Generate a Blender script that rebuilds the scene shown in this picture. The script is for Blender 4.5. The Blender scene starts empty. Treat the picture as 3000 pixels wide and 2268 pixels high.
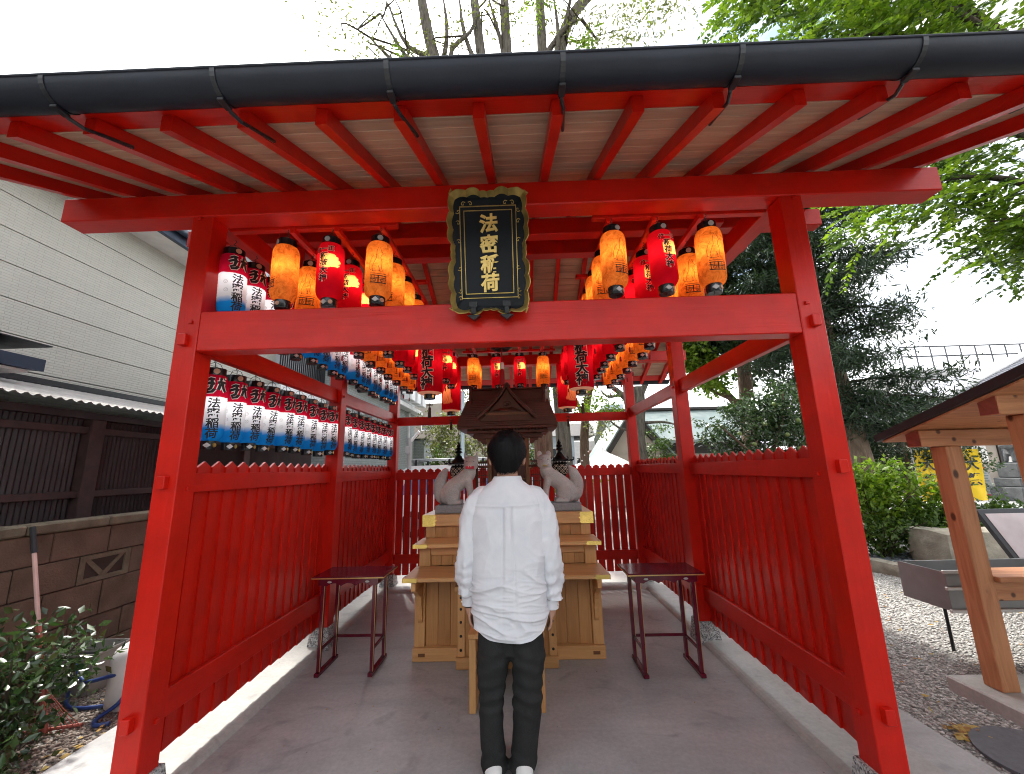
import bpy, bmesh, math, random
import numpy as np
from mathutils import Vector, Matrix

random.seed(7); RNG = np.random.default_rng(7)
SC = bpy.context.scene
COL = SC.collection

# ------------------------------------------------------------------ camera
cam_d = bpy.data.cameras.new('camera'); cam = bpy.data.objects.new('camera', cam_d); COL.objects.link(cam)
cam_d.sensor_fit = 'HORIZONTAL'; cam_d.sensor_width = 36.0; cam_d.lens = 14.1394
cam_d.clip_start = 0.05; cam_d.clip_end = 3000
_R = Vector((0.999429, 0.023814, -0.023952)); _U = Vector((0.028226, -0.199415, 0.979508)); _F = Vector((-0.01855, 0.979626, 0.199974))
cam.matrix_world = Matrix(((_R.x, _U.x, -_F.x, 0.1252), (_R.y, _U.y, -_F.y, -2.0750), (_R.z, _U.z, -_F.z, 1.515), (0, 0, 0, 1)))
SC.camera = cam

# ------------------------------------------------------------------ sky, sun, exposure
SUN_EL, SUN_AZ = math.radians(54), math.radians(-24)      # azimuth measured from +Y towards +X
world = bpy.data.worlds.new('World'); SC.world = world; world.use_nodes = True
wn = world.node_tree; wn.nodes.clear()
def wnode(t, **k):
    n = wn.nodes.new(t)
    for a, b in k.items(): setattr(n, a, b)
    return n
sky = wnode('ShaderNodeTexSky', sky_type='NISHITA', sun_disc=False, sun_elevation=SUN_EL, sun_rotation=SUN_AZ, air_density=1.0, dust_density=2.0, ozone_density=1.0)
tc = wnode('ShaderNodeTexCoord'); mp = wnode('ShaderNodeMapping'); mp.inputs['Scale'].default_value = (1.0, 1.0, 1.9); mp.inputs['Location'].default_value = (0.35, 0.1, 0.0)
cn = wnode('ShaderNodeTexNoise'); cn.inputs['Scale'].default_value = 1.9; cn.inputs['Detail'].default_value = 7; cn.inputs['Roughness'].default_value = 0.55
cr = wnode('ShaderNodeValToRGB'); cr.color_ramp.elements[0].position = 0.33; cr.color_ramp.elements[1].position = 0.47
mx = wnode('ShaderNodeMix', data_type='RGBA')
hs_ = wnode('ShaderNodeHueSaturation'); hs_.inputs['Saturation'].default_value = 0.12; hs_.inputs['Value'].default_value = 1.9   # cloud: the sky's own light, whitened
bg = wnode('ShaderNodeBackground'); bg.inputs['Strength'].default_value = 0.13
wo = wnode('ShaderNodeOutputWorld')
wn.links.new(tc.outputs['Generated'], mp.inputs['Vector']); wn.links.new(mp.outputs['Vector'], cn.inputs['Vector'])
wn.links.new(cn.outputs['Fac'], cr.inputs['Fac']); wn.links.new(cr.outputs['Color'], mx.inputs['Factor'])
wn.links.new(sky.outputs['Color'], hs_.inputs['Color']); wn.links.new(hs_.outputs['Color'], mx.inputs['B']); wn.links.new(sky.outputs['Color'], mx.inputs['A']); wn.links.new(mx.outputs['Result'], bg.inputs['Color']); wn.links.new(bg.outputs['Background'], wo.inputs['Surface'])

sun_d = bpy.data.lights.new('sun', 'SUN'); sun_d.energy = 2.2; sun_d.angle = math.radians(4.0); sun_d.color = (1.0, 0.95, 0.87)
sun = bpy.data.objects.new('sun', sun_d); COL.objects.link(sun)
_sd = Vector((math.sin(SUN_AZ) * math.cos(SUN_EL), math.cos(SUN_AZ) * math.cos(SUN_EL), math.sin(SUN_EL)))
sun.rotation_euler = _sd.to_track_quat('Z', 'Y').to_euler(); sun.location = (-6, 6, 12)

SC.view_settings.view_transform = 'Standard'; SC.view_settings.look = 'None'; SC.view_settings.gamma = 1.0
SC.view_settings.exposure = 1.42; SC.view_settings.use_curve_mapping = False
cy = SC.cycles
cy.use_denoising = True; cy.pixel_filter_type = 'BLACKMAN_HARRIS'; cy.filter_width = 1.05; cy.use_adaptive_sampling = True; cy.adaptive_threshold = 0.03; cy.max_bounces = 6; cy.diffuse_bounces = 3; cy.glossy_bounces = 2; cy.transmission_bounces = 6; cy.transparent_max_bounces = 10
cy.sample_clamp_indirect = 6.0; cy.use_light_tree = True; cy.caustics_reflective = False; cy.caustics_refractive = False

# ------------------------------------------------------------------ mesh helpers
def vadd(vs, d): return [(v[0] + d[0], v[1] + d[1], v[2] + d[2]) for v in vs]
def join(*parts):
    V, F = [], []
    for v, f in parts:
        o = len(V); V.extend(v); F.extend([tuple(i + o for i in q) for q in f])
    return V, F
def box(x0, x1, y0, y1, z0, z1, c=0.0):
    if c <= 0:
        V = [(x0,y0,z0),(x1,y0,z0),(x1,y1,z0),(x0,y1,z0),(x0,y0,z1),(x1,y0,z1),(x1,y1,z1),(x0,y1,z1)]
        return V, [(3,2,1,0),(4,5,6,7),(0,1,5,4),(1,2,6,5),(2,3,7,6),(3,0,4,7)]
    xs, ys, zs = (x0, x1), (y0, y1), (z0, z1)
    V = []; idx = {}
    for i in (0,1):
        for j in (0,1):
            for k in (0,1):
                dx, dy, dz = (c if i == 0 else -c), (c if j == 0 else -c), (c if k == 0 else -c)
                b = (xs[i], ys[j], zs[k])
                for a in range(3):      # vertex lying on the face of axis a
                    p = [b[0] + dx, b[1] + dy, b[2] + dz]; p[a] = b[a]
                    idx[(i,j,k,a)] = len(V); V.append(tuple(p))
    F = []
    def q(*t): F.append(tuple(idx[x] for x in t))
    q((0,0,0,0),(0,0,1,0),(0,1,1,0),(0,1,0,0)); q((1,0,0,0),(1,1,0,0),(1,1,1,0),(1,0,1,0))
    q((0,0,0,1),(1,0,0,1),(1,0,1,1),(0,0,1,1)); q((0,1,0,1),(0,1,1,1),(1,1,1,1),(1,1,0,1))
    q((0,0,0,2),(0,1,0,2),(1,1,0,2),(1,0,0,2)); q((0,0,1,2),(1,0,1,2),(1,1,1,2),(0,1,1,2))
    for i in (0,1):
        for j in (0,1):
            q((i,j,0,0),(i,j,1,0),(i,j,1,1),(i,j,0,1))
            q((i,0,j,0),(i,1,j,0),(i,1,j,2),(i,0,j,2))
            q((0,i,j,1),(1,i,j,1),(1,i,j,2),(0,i,j,2))
    for i in (0,1):
        for j in (0,1):
            for k in (0,1): q((i,j,k,0),(i,j,k,1),(i,j,k,2))
    return V, F
def rot(vf, ax, ang, piv=(0,0,0)):
    v, f = vf; M = Matrix.Rotation(ang, 3, ax); P = Vector(piv)
    return [tuple(M @ (Vector(p) - P) + P) for p in v], f
def move(vf, d): return vadd(vf[0], d), vf[1]
def scale(vf, s, piv=(0,0,0)):
    return [tuple(piv[i] + (p[i] - piv[i]) * s[i] for i in range(3)) for p in vf[0]], vf[1]
def prism(poly, a0, a1, axis='Y'):
    """extrude a 2-D outline (list of (u,w)) between a0 and a1; axis Y: (u,a,w); X: (a,u,w); Z: (u,w,a)"""
    n = len(poly)
    def P(u, w, a): return {'Y': (u, a, w), 'X': (a, u, w), 'Z': (u, w, a)}[axis]
    V = [P(u, w, a0) for u, w in poly] + [P(u, w, a1) for u, w in poly]
    F = [tuple(range(n))[::-1], tuple(range(n, 2*n))] + [(i, (i+1) % n, n + (i+1) % n, n + i) for i in range(n)]
    return V, F
def lathe(prof, n=16, cap=True):
    V, F = [], []
    for r, z in prof:
        for k in range(n):
            a = 2*math.pi*k/n; V.append((r*math.cos(a), r*math.sin(a), z))
    m = len(prof)
    for i in range(m-1):
        for k in range(n):
            F.append((i*n+k, i*n+(k+1) % n, (i+1)*n+(k+1) % n, (i+1)*n+k))
    if cap:
        F.append(tuple(range(n))[::-1]); F.append(tuple((m-1)*n+k for k in range(n)))
    return V, F
def tube(pts, rad, n=8, cap=True):
    pts = [Vector(p) for p in pts]
    if not hasattr(rad, '__len__'): rad = [rad]*len(pts)
    V, F = [], []
    t0 = (pts[1]-pts[0]).normalized()
    ref = Vector((0,0,1)) if abs(t0.z) < 0.9 else Vector((1,0,0))
    u = t0.cross(ref).normalized()
    for i, p in enumerate(pts):
        if i == 0: t = t0
        elif i == len(pts)-1: t = (pts[i]-pts[i-1]).normalized()
        else: t = (pts[i+1]-pts[i-1]).normalized()
        u = (u - t*u.dot(t)).normalized(); w = t.cross(u)
        for k in range(n):
            a = 2*math.pi*k/n; V.append(tuple(p + (u*math.cos(a) + w*math.sin(a))*rad[i]))
    for i in range(len(pts)-1):
        for k in range(n): F.append((i*n+k, i*n+(k+1) % n, (i+1)*n+(k+1) % n, (i+1)*n+k))
    if cap:
        F.append(tuple(range(n))[::-1]); F.append(tuple((len(pts)-1)*n+k for k in range(n)))
    return V, F
def loft(rings, cap=True):
    n = len(rings[0]); V = [p for r in rings for p in r]; F = []
    for i in range(len(rings)-1):
        for k in range(n): F.append((i*n+k, i*n+(k+1) % n, (i+1)*n+(k+1) % n, (i+1)*n+k))
    if cap:
        F.append(tuple(range(n))[::-1]); F.append(tuple((len(rings)-1)*n+k for k in range(n)))
    return V, F
def ball(c, r, n=14, m=9):
    r = r if hasattr(r, '__len__') else (r, r, r)
    V = [(c[0], c[1], c[2]-r[2])]; F = []
    for i in range(1, m):
        t = math.pi*i/m
        for k in range(n):
            a = 2*math.pi*k/n; V.append((c[0]+r[0]*math.sin(t)*math.cos(a), c[1]+r[1]*math.sin(t)*math.sin(a), c[2]-r[2]*math.cos(t)))
    V.append((c[0], c[1], c[2]+r[2])); T = len(V)-1
    for k in range(n):
        F.append((0, 1+(k+1) % n, 1+k)); F.append((T, 1+(m-2)*n+k, 1+(m-2)*n+(k+1) % n))
    for i in range(m-2):
        for k in range(n): F.append((1+i*n+k, 1+i*n+(k+1) % n, 1+(i+1)*n+(k+1) % n, 1+(i+1)*n+k))
    return V, F
def mesh(name, vf, mat, smooth=False):
    me = bpy.data.meshes.new(name); me.from_pydata([tuple(map(float, p)) for p in vf[0]], [], [tuple(f) for f in vf[1]])
    if mat: me.materials.append(mat)
    if smooth is True: me.shade_smooth()
    elif smooth: me.shade_smooth(); me.set_sharp_from_angle(angle=math.radians(smooth))
    me.update(); return me
def add(name, me, parent=None, loc=None, rz=None):
    o = bpy.data.objects.new(name, me); COL.objects.link(o)
    if parent is not None: o.parent = parent
    if loc is not None: o.location = loc
    if rz is not None: o.rotation_euler = (0, 0, rz)
    return o
def part(name, vf, mat, parent=None, smooth=False, loc=None):
    o = add(name, mesh(name, vf, mat, smooth), parent, loc)
    if vf is not None and smooth is False:
        fix_normals(o.data)
    return o
def fix_normals(me):
    bm = bmesh.new(); bm.from_mesh(me); bmesh.ops.recalc_face_normals(bm, faces=bm.faces); bm.to_mesh(me); bm.free()
def tag(o, label=None, cat=None, group=None, kind=None):
    if label: o['label'] = label
    if cat: o['category'] = cat
    if group: o['group'] = group
    if kind: o['kind'] = kind
    return o
def thing(name, loc, label, cat, group=None, rz=0.0):
    o = bpy.data.objects.new(name, None); o.empty_display_size = 0.05; COL.objects.link(o); o.location = loc; o.rotation_euler = (0,0,rz)
    return tag(o, label, cat, group)
def solo(name, vf, mat, label, cat, group=None, smooth=False, loc=None):
    return tag(part(name, vf, mat, None, smooth, loc), label, cat, group)
def structure(name, vf, mat, smooth=False):
    return tag(part(name, vf, mat, None, smooth), kind='structure')
ORD = ['first','second','third','fourth','fifth','sixth','seventh','eighth','ninth','tenth','eleventh','twelfth','thirteenth','fourteenth','fifteenth','sixteenth','seventeenth','eighteenth']

# ------------------------------------------------------------------ materials
MATS = {}
class NT:
    def __init__(s, name):
        s.m = bpy.data.materials.new(name); s.m.use_nodes = True; s.t = s.m.node_tree; s.t.nodes.clear()
        s.out = s.n('ShaderNodeOutputMaterial')
    def n(s, t, ins=None, **k):
        n = s.t.nodes.new(t)
        for a, b in k.items(): setattr(n, a, b)
        for a, b in (ins or {}).items():
            if hasattr(b, 'is_output') or isinstance(b, bpy.types.NodeSocket): s.t.links.new(b, n.inputs[a])
            else: n.inputs[a].default_value = b
        return n
    def coord(s, kind='Object', sc=(1,1,1), loc=(0,0,0), rnd=False):
        c = s.n('ShaderNodeTexCoord'); v = c.outputs[kind]
        if rnd:
            oi = s.n('ShaderNodeObjectInfo'); ml = s.n('ShaderNodeMath', {0: oi.outputs['Random'], 1: 37.0}, operation='MULTIPLY')
            v = s.n('ShaderNodeVectorMath', {0: v, 1: ml.outputs[0]}, operation='ADD').outputs[0]
        return s.n('ShaderNodeMapping', {'Vector': v, 'Scale': sc, 'Location': loc}).outputs[0]
    def noise(s, v, sc, det=4, rough=.55, dist=0.0):
        return s.n('ShaderNodeTexNoise', {'Vector': v, 'Scale': sc, 'Detail': det, 'Roughness': rough, 'Distortion': dist}).outputs['Fac']
    def ramp(s, f, stops, interp='LINEAR'):
        n = s.n('ShaderNodeValToRGB', {'Fac': f}); r = n.color_ramp; r.interpolation = interp
        while len(r.elements) < len(stops): r.elements.new(0.5)
        for e, (p, c) in zip(r.elements, stops):
            e.position = p; e.color = (*c, 1) if hasattr(c, '__len__') else (c, c, c, 1)
        return n.outputs['Color']
    def mix(s, f, a, b, blend='MIX'):
        n = s.n('ShaderNodeMix', {'Factor': f}, data_type='RGBA', blend_type=blend)
        for k, v in (('A', a), ('B', b)):
            if isinstance(v, bpy.types.NodeSocket): s.t.links.new(v, n.inputs[k])
            else: n.inputs[k].default_value = (*v, 1) if len(v) == 3 else v
        return n.outputs['Result']
    def math(s, op, a, b=0.0):
        return s.n('ShaderNodeMath', {0: a, 1: b}, operation=op).outputs[0]
    def bump(s, h, st, dist=.01):
        return s.n('ShaderNodeBump', {'Height': h, 'Strength': st, 'Distance': dist}).outputs['Normal']
    def bsdf(s, col, rough=.5, metal=0.0, nrm=None, spec=.5, **k):
        ins = {'Base Color': col if isinstance(col, bpy.types.NodeSocket) else (*col, 1), 'Roughness': rough, 'Metallic': metal, 'Specular IOR Level': spec}
        if nrm is not None: ins['Normal'] = nrm
        ins.update(k); return s.n('ShaderNodeBsdfPrincipled', ins).outputs[0]
    def done(s, sh):
        s.t.links.new(sh, s.out.inputs['Surface']); return s.m
def plain(name, col, rough=.5, metal=0.0, var=.12, vsc=6.0, bump=0.0, bsc=40.0, spec=.5):
    if name in MATS: return MATS[name]
    t = NT(name); v = t.coord('Object', rnd=True)
    f = t.noise(v, vsc, 5)
    c = t.ramp(f, [(.25, tuple(x*(1-var) for x in col)), (.75, tuple(min(1, x*(1+var)) for x in col))])
    nrm = t.bump(t.noise(v, bsc, 4), bump) if bump else None
    r = t.math('ADD', t.math('MULTIPLY', t.noise(v, vsc*2.3, 3), .18), rough-.09)
    MATS[name] = t.done(t.bsdf(c, r, metal, nrm, spec)); return MATS[name]
def wood(name, c0, c1, axis='x', rough=.5, grain=1.0, ring=14.0, spec=.4, bump=.12, coat=0.0):
    key = name + '_' + axis
    if key in MATS: return MATS[key]
    t = NT(key); k = {'x': 0, 'y': 1, 'z': 2}[axis]
    sc = [1.0]*3; sc[k] = .07
    v = t.coord('Object', tuple(sc), rnd=True)
    w = t.noise(v, ring*2.2, 3, .5, 1.2); fine = t.noise(v, ring*14, 4, .6)
    f = t.math('ADD', t.math('MULTIPLY', w, .75), t.math('MULTIPLY', fine, .3))
    c = t.ramp(f, [(.3, c0), (.5, tuple((a+b)/2 for a, b in zip(c0, c1))), (.72, c1)])
    oi = t.n('ShaderNodeObjectInfo'); tint = t.ramp(oi.outputs['Random'], [(0, .88), (1, 1.08)])
    c = t.mix(1.0, c, tint, 'MULTIPLY')
    nrm = t.bump(f, bump*grain, .004)
    MATS[key] = t.done(t.bsdf(c, rough, 0, nrm, spec, **({'Coat Weight': coat, 'Coat Roughness': .25} if coat else {}))); return MATS[key]
RED0, RED1 = (.52, .008, .0035), (.66, .017, .005)
def red(axis='x'):
    key = 'vermilion_paint_' + axis
    if key in MATS: return MATS[key]
    t = NT(key); k = {'x': 0, 'y': 1, 'z': 2}[axis]; sc = [1.0]*3; sc[k] = .05
    v = t.coord('Object', tuple(sc), rnd=True); v2 = t.coord('Object', rnd=True)
    f = t.noise(v, 46, 5, .6, .8); g = t.noise(v2, 3.1, 5, .65)
    c = t.mix(t.math('MULTIPLY', f, .8), RED0, RED1); c = t.mix(1.0, c, t.ramp(g, [(.28, .76), (.72, 1.1)]), 'MULTIPLY'); c = t.mix(t.ramp(t.noise(v2, 11, 6, .7), [(.62, 0.0), (.78, .35)]), c, (.30, .012, .01))
    ro = t.math('ADD', t.math('MULTIPLY', t.noise(v2, 7, 3), .16), .28)
    MATS[key] = t.done(t.bsdf(c, ro, 0, t.bump(f, .32, .004), .3)); return MATS[key]
# ------------------------------------------------------------------ ground and floor
def m_gravel():
    t = NT('gravel_ground'); v = t.coord('Object')
    vo = t.n('ShaderNodeTexVoronoi', {'Vector': v, 'Scale': 62.0, 'Randomness': 1.0}); d = vo.outputs['Distance']
    c = t.ramp(vo.outputs['Color'], [(.1, (.17, .16, .15)), (.45, (.34, .33, .31)), (.9, (.58, .57, .54))])
    big = t.noise(v, .55, 4); c = t.mix(1.0, c, t.ramp(big, [(.3, .72), (.7, 1.08)]), 'MULTIPLY')
    return t.done(t.bsdf(c, .9, 0, t.bump(t.math('MULTIPLY', d, -1.0), .9, .02), .2))
def m_concrete(name='concrete', c0=(.33,.335,.335), c1=(.52,.52,.515)):
    t = NT(name); v = t.coord('Object')
    a = t.noise(v, 1.1, 7, .62, .3); b = t.noise(v, 38, 5, .7); sw = t.noise(t.coord('Object', (.5, 2.2, 1)), 1.7, 5, .6, .8)
    c = t.ramp(a, [(.28, c0), (.5, tuple((x+y)/2 for x, y in zip(c0, c1))), (.74, c1)])
    c = t.mix(1.0, c, t.ramp(b, [(.3, .84), (.7, 1.07)]), 'MULTIPLY'); c = t.mix(1.0, c, t.ramp(sw, [(.3, .86), (.7, 1.05)]), 'MULTIPLY')
    st = t.noise(v, 2.6, 4, .55, 1.8); c = t.mix(t.ramp(st, [(.58, 0.0), (.70, .5)]), c, tuple(x*.6 for x in c0))
    sp_ = t.n('ShaderNodeTexVoronoi', {'Vector': v, 'Scale': 9.0, 'Randomness': 1.0}).outputs['Distance']; c = t.mix(t.ramp(sp_, [(.0, .8), (.035, .6), (.05, 0.0)]), c, tuple(x*.35 for x in c0))
    r = t.math('ADD', t.math('MULTIPLY', sw, -.5), .78)
    return t.done(t.bsdf(c, r, 0, t.bump(b, .15, .004), .45))
M_GRAVEL, M_CONC, M_CONC2 = m_gravel(), m_concrete(), m_concrete('pale_concrete', (.36,.355,.335), (.50,.495,.465))
structure('ground', ([(-300,-300,-.05),(300,-300,-.05),(300,300,-.05),(-300,300,-.05)], [(0,1,2,3)]), M_GRAVEL)
structure('floor_slab', box(-2.47, 2.44, -3.2, 4.35, -.12, 0.0, .012), M_CONC)
def kerbprof(a, b): return [(a, .001), (a+.012, .018), (a+.03, .028), (a+.055, .032), (b, .034), (b, -.04), (a, -.04)]
for nm, s in (('kerb_left', -1), ('kerb_right', 1)):
    pr = [(s*u, w) for u, w in kerbprof(1.645, 2.12)]
    structure(nm, prism(pr, -2.9, 4.2, 'Y'), M_CONC2)
structure('kerb_rear', prism([(y, z-.003) for y, z in [(3.42,.001),(3.432,.018),(3.45,.028),(3.475,.032),(4.15,.034),(4.15,-.04),(3.42,-.04)]], -1.69, 1.69, 'X'), M_CONC2)

# ------------------------------------------------------------------ the red pavilion
A, B, YM, YR, KX = 1.768, .1235, 1.82, 3.642, 2.565
YC = (YR + B)/2
M_GRANITE = None
def m_granite():
    t = NT('granite'); v = t.coord('Object'); f = t.n('ShaderNodeTexVoronoi', {'Vector': v, 'Scale': 130.0}).outputs['Color']
    c = t.ramp(f, [(.15, (.06,.06,.065)), (.4, (.26,.26,.26)), (.8, (.55,.55,.54))]); return t.done(t.bsdf(c, .8, 0, t.bump(t.noise(v, 90, 3), .25, .004), .3))
M_GRANITE = m_granite()
M_BLACKMETAL = plain('black_metal', (.012,.013,.016), .38, 0.0, .2)
M_ROOF = plain('dark_roof_sheet', (.013,.016,.024), .5, .0, .35, 3.0, .1, 25, .3)
M_DECK = wood('roof_plank', (.34,.235,.155), (.54,.40,.28), 'x', .62, 1.2, 9.0)

pav = thing('shrine_pavilion', (0,0,0), 'vermilion wooden shrine pavilion with gable roof and picket fence sides', 'pavilion')
peg_me = mesh('peg', box(-.021,.021,-.03,.002,-.032,.032,.003), red('z')); plug_me = mesh('plug', box(-.01,.01,-.012,.002,-.01,.01,.002), red('z'))
iplug_me = mesh('side_plug', box(-.012,.001,-.011,.011,-.011,.011,.002), red('z'))
stone_me = mesh('stone_base', prism([(0,0)]*0 or [(-.10,0),(.10,0),(.078,.172),(-.078,.172)], -.1, .1, 'Y'), M_GRANITE)
bm = bmesh.new(); bm.from_mesh(stone_me)
for v in bm.verts: v.co.y *= (.78 if v.co.z > .1 else 1.0)
bm.to_mesh(stone_me); bm.free()
post_me = mesh('post', box(-B/2, B/2, -B/2, B/2, .17, 3.012, .004), red('z')); fix_normals(post_me)
for iy, y in enumerate((0, YM, YR)):
    for s in (-1, 1):
        p = add('post', post_me, pav, (s*(A-B/2), y+B/2, 0))
        add('stone_base', stone_me, p)
        if iy == 0:
            for z in (2.252, 1.49, .41): add('peg', peg_me, p, (0, -B/2, z))
            add('plug', plug_me, p, (s*-.02, -B/2, 2.357)); add('plug', plug_me, p, (s*.012, -B/2, 2.995))
            for z in (1.455, .385):
                q = add('side_plug', iplug_me, p, (-s*B/2, .01, z)); q.rotation_euler = (0,0,0 if s > 0 else math.pi)
        elif iy == 1:
            q = add('side_plug', iplug_me, p, (-s*B/2, -.01, 2.27)); q.rotation_euler = (0,0,0 if s > 0 else math.pi)
part('crossbeam', box(-A+B-.001, A-B+.001, .004, .108, 2.19, 2.42, .006), red('x'), pav)
part('eave_beam', box(-KX, KX, -.004, .128, 3.0125, 3.163, .006), red('x'), pav)
part('eave_beam', box(-KX, KX, YR-.004, YR+.128, 3.0125, 3.163, .006), red('x'), pav)
for s in (-1, 1):
    part('side_beam', box(s*1.707-.056, s*1.707+.056, .1285, YR-.005, 3.0135, 3.14, .005), red('y'), pav)
    for y0, y1 in ((B, YM), (YM+B, YR)):
        part('side_tie', box(s*1.707-.026, s*1.707+.026, y0-.001, y1+.001, 2.205, 2.335, .004), red('y'), pav)
    part('gable_tie', box(s*1.707-.05, s*1.707+.05, .78, 2.98, 3.36, 3.46, .004), red('y'), pav)
    part('gable_strut', box(s*1.707-.05, s*1.707+.05, YC-.05, YC+.05, 3.461, 3.72, .004), red('z'), pav)
    for y in (.95, 2.81): part('gable_strut', box(s*1.707-.05, s*1.707+.05, y-.05, y+.05, 3.141, 3.359, .004), red('z'), pav)
part('rear_tie', box(-A+B-.001, A-B+.001, YR+.035, YR+.09, 2.165, 2.285, .004), red('x'), pav)
part('mid_beam', box(-A+.112, A-.112, YM+.01, YM+.11, 3.02, 3.15, .005), red('x'), pav)
for y in (.9, 2*YC-.9): part('purlin', box(-KX, KX, y-.05, y+.05, 3.36, 3.50, .005), red('x'), pav)
part('ridge_beam', box(-KX, KX, YC-.06, YC+.06, 3.74, 3.90, .005), red('x'), pav)

SL, RB = .416, 3.166       # roof pitch, rafter underside height at Y = 0
def zb(y): return RB + SL*y
raft = prism([(-.76, zb(-.76)), (YC-.002, zb(YC)), (YC-.002, zb(YC)+.072), (-.76, zb(-.76)+.072)], -.0225, .0225, 'X')
raft_f = mesh('rafter', raft, red('y')); raft_r = mesh('rafter', ([(x, 2*YC-y, z) for x, y, z in raft[0]], raft[1]), red('y'))
for me in (raft_f, raft_r): fix_normals(me)
for i in range(-8, 9):
    add('rafter', raft_f, pav, (i*.3085-.004, 0, 0)); add('rafter', raft_r, pav, (i*.3085-.004, 0, 0))
# roof planks, one object each
ang = math.atan(SL); pw = .1
plank_me = mesh('roof_plank', box(-2.53, 2.53, .0015, pw-.0015, 0, .012, .003), M_DECK); fix_normals(plank_me)
n = int((YC+.66)/(pw*math.cos(ang)))+1
y0 = -.655
for i in range(n):
    y = y0 + i*pw*math.cos(ang)
    if y + pw*math.cos(ang) > YC+.05: break
    o = add('roof_plank', plank_me, pav, (0, y, zb(y)+.073)); o.rotation_euler = (ang, 0, 0)
    o = add('roof_plank', plank_me, pav, (0, 2*YC-y, zb(y)+.073)); o.rotation_euler = (ang, 0, math.pi)
fas = [(-.79, zb(-.79)+.074), (-.662, zb(-.662)+.074), (-.662, zb(-.662)+.1), (-.79, zb(-.79)+.135)]
part('eave_board', prism(fas, -2.56, 2.56, 'X'), red('x'), pav)
part('eave_board', prism([(2*YC-y, z) for y, z in fas], -2.56, 2.56, 'X'), red('x'), pav)
rs = [(-.83, zb(-.83)+.14), (YC, zb(YC)+.14), (2*YC+.83, zb(-.83)+.14), (2*YC+.83, zb(-.83)+.18), (YC, zb(YC)+.19), (-.83, zb(-.83)+.18)]
rs[0] = (-.83, zb(-.83)+.142)
roof = part('roof', prism(rs, -2.6, 2.6, 'X'), M_ROOF, pav)
part('ridge_cap', prism([(YC-.12, zb(YC)+.12), (YC-.06, zb(YC)+.27), (YC+.06, zb(YC)+.27), (YC+.12, zb(YC)+.12)], -2.63, 2.63, 'X'), M_ROOF, roof)
# underlay between planks and roof sheet
part('underlay', prism([(-.66, zb(-.66)+.09), (YC, zb(YC)+.09), (2*YC+.66, zb(-.66)+.09), (2*YC+.66, zb(-.66)+.139), (YC, zb(YC)+.139), (-.66, zb(-.66)+.139)], -2.525, 2.525, 'X'), M_ROOF, roof)
# gutters with brackets
def half_round(yc, zc, r, th, n=14):
    P = [(yc + r*math.cos(math.pi+math.pi*k/n), zc + r*math.sin(math.pi+math.pi*k/n)) for k in range(n+1)]
    Q = [(yc + (r-th)*math.cos(math.pi+math.pi*k/n), zc + (r-th)*math.sin(math.pi+math.pi*k/n)) for k in range(n, -1, -1)]
    return P + Q
for yc, nm in ((-.868, 'f'), (2*YC+.868, 'r')):
    g = part('gutter', prism(half_round(yc, 2.927, .067, .004), -2.64, 2.64, 'X'), M_ROOF, pav, 40)
    part('gutter_lip', tube([(-2.64, yc-.067 if nm == 'f' else yc+.067, 2.929), (2.64, yc-.067 if nm == 'f' else yc+.067, 2.929)], .0055, 8), M_ROOF, g)
    if nm == 'f':
        strap = prism(half_round(yc, 2.927, .0705, .003), -.009, .009, 'X')
        rod = tube([(0, yc+.03, 2.858), (.0, yc+.035, 2.848), (.012, -.79, 2.845), (.03, -.62, 2.915)], .0075, 8)
        clip = box(-.012, .012, yc-.02, yc+.03, 2.845, 2.857, .002)
        br = mesh('gutter_bracket', join(strap, rod, clip), M_BLACKMETAL)
        for i in range(-4, 5): add('gutter_bracket', br, g, (i*.617-.3085+.0 if i < 5 else 0, 0, 0))
# fences: a panel is two rails, every board its own piece
def picket(w, z0, z1, zp): return [(-w/2, z0), (w/2, z0), (w/2, z1), (0, zp), (-w/2, z1)]
bd = prism(picket(.1165, .165, 1.572, 1.606), -.007, .007, 'Y'); bd_me = mesh('fence_board', bd, red('z')); fix_normals(bd_me)
rb = prism(picket(.088, .15, 1.53, 1.556), -.007, .007, 'Y'); rb_me = mesh('fence_board', rb, red('z')); fix_normals(rb_me)
for s in (-1, 1):
    for y0, y1 in ((B, YM), (YM+B, YR)):
        x = s*1.702
        pn = part('fence_panel', box(min(x, x+s*.03), max(x, x+s*.03), y0-.001, y1+.001, 1.43, 1.535, .003), red('y'), pav)
        part('lower_rail', box(min(x, x+s*.03), max(x, x+s*.03), y0-.001, y1+.001, .335, .466, .003), red('y'), pn)
        nb = 15; sp = (y1-y0)/nb
        for i in range(nb):
            o = add('fence_board', bd_me, pn, (s*(1.7435 + .001*random.random()), y0+(i+.5)*sp, .004*random.uniform(-1, 1)))
            o.rotation_euler = (0, 0, math.pi/2 - s*.10)
pn = part('fence_panel', box(-A+B-.001, A-B+.001, YR+.03, YR+.06, 1.40, 1.505, .003), red('x'), pav)
part('lower_rail', box(-A+B-.001, A-B+.001, YR+.03, YR+.06, .30, .42, .003), red('x'), pn)
nb = 31; sp = (2*(A-B))/nb
for i in range(nb): add('fence_board', rb_me, pn, (-A+B+(i+.5)*sp, YR+.068, .003*random.uniform(-1, 1)))
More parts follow.
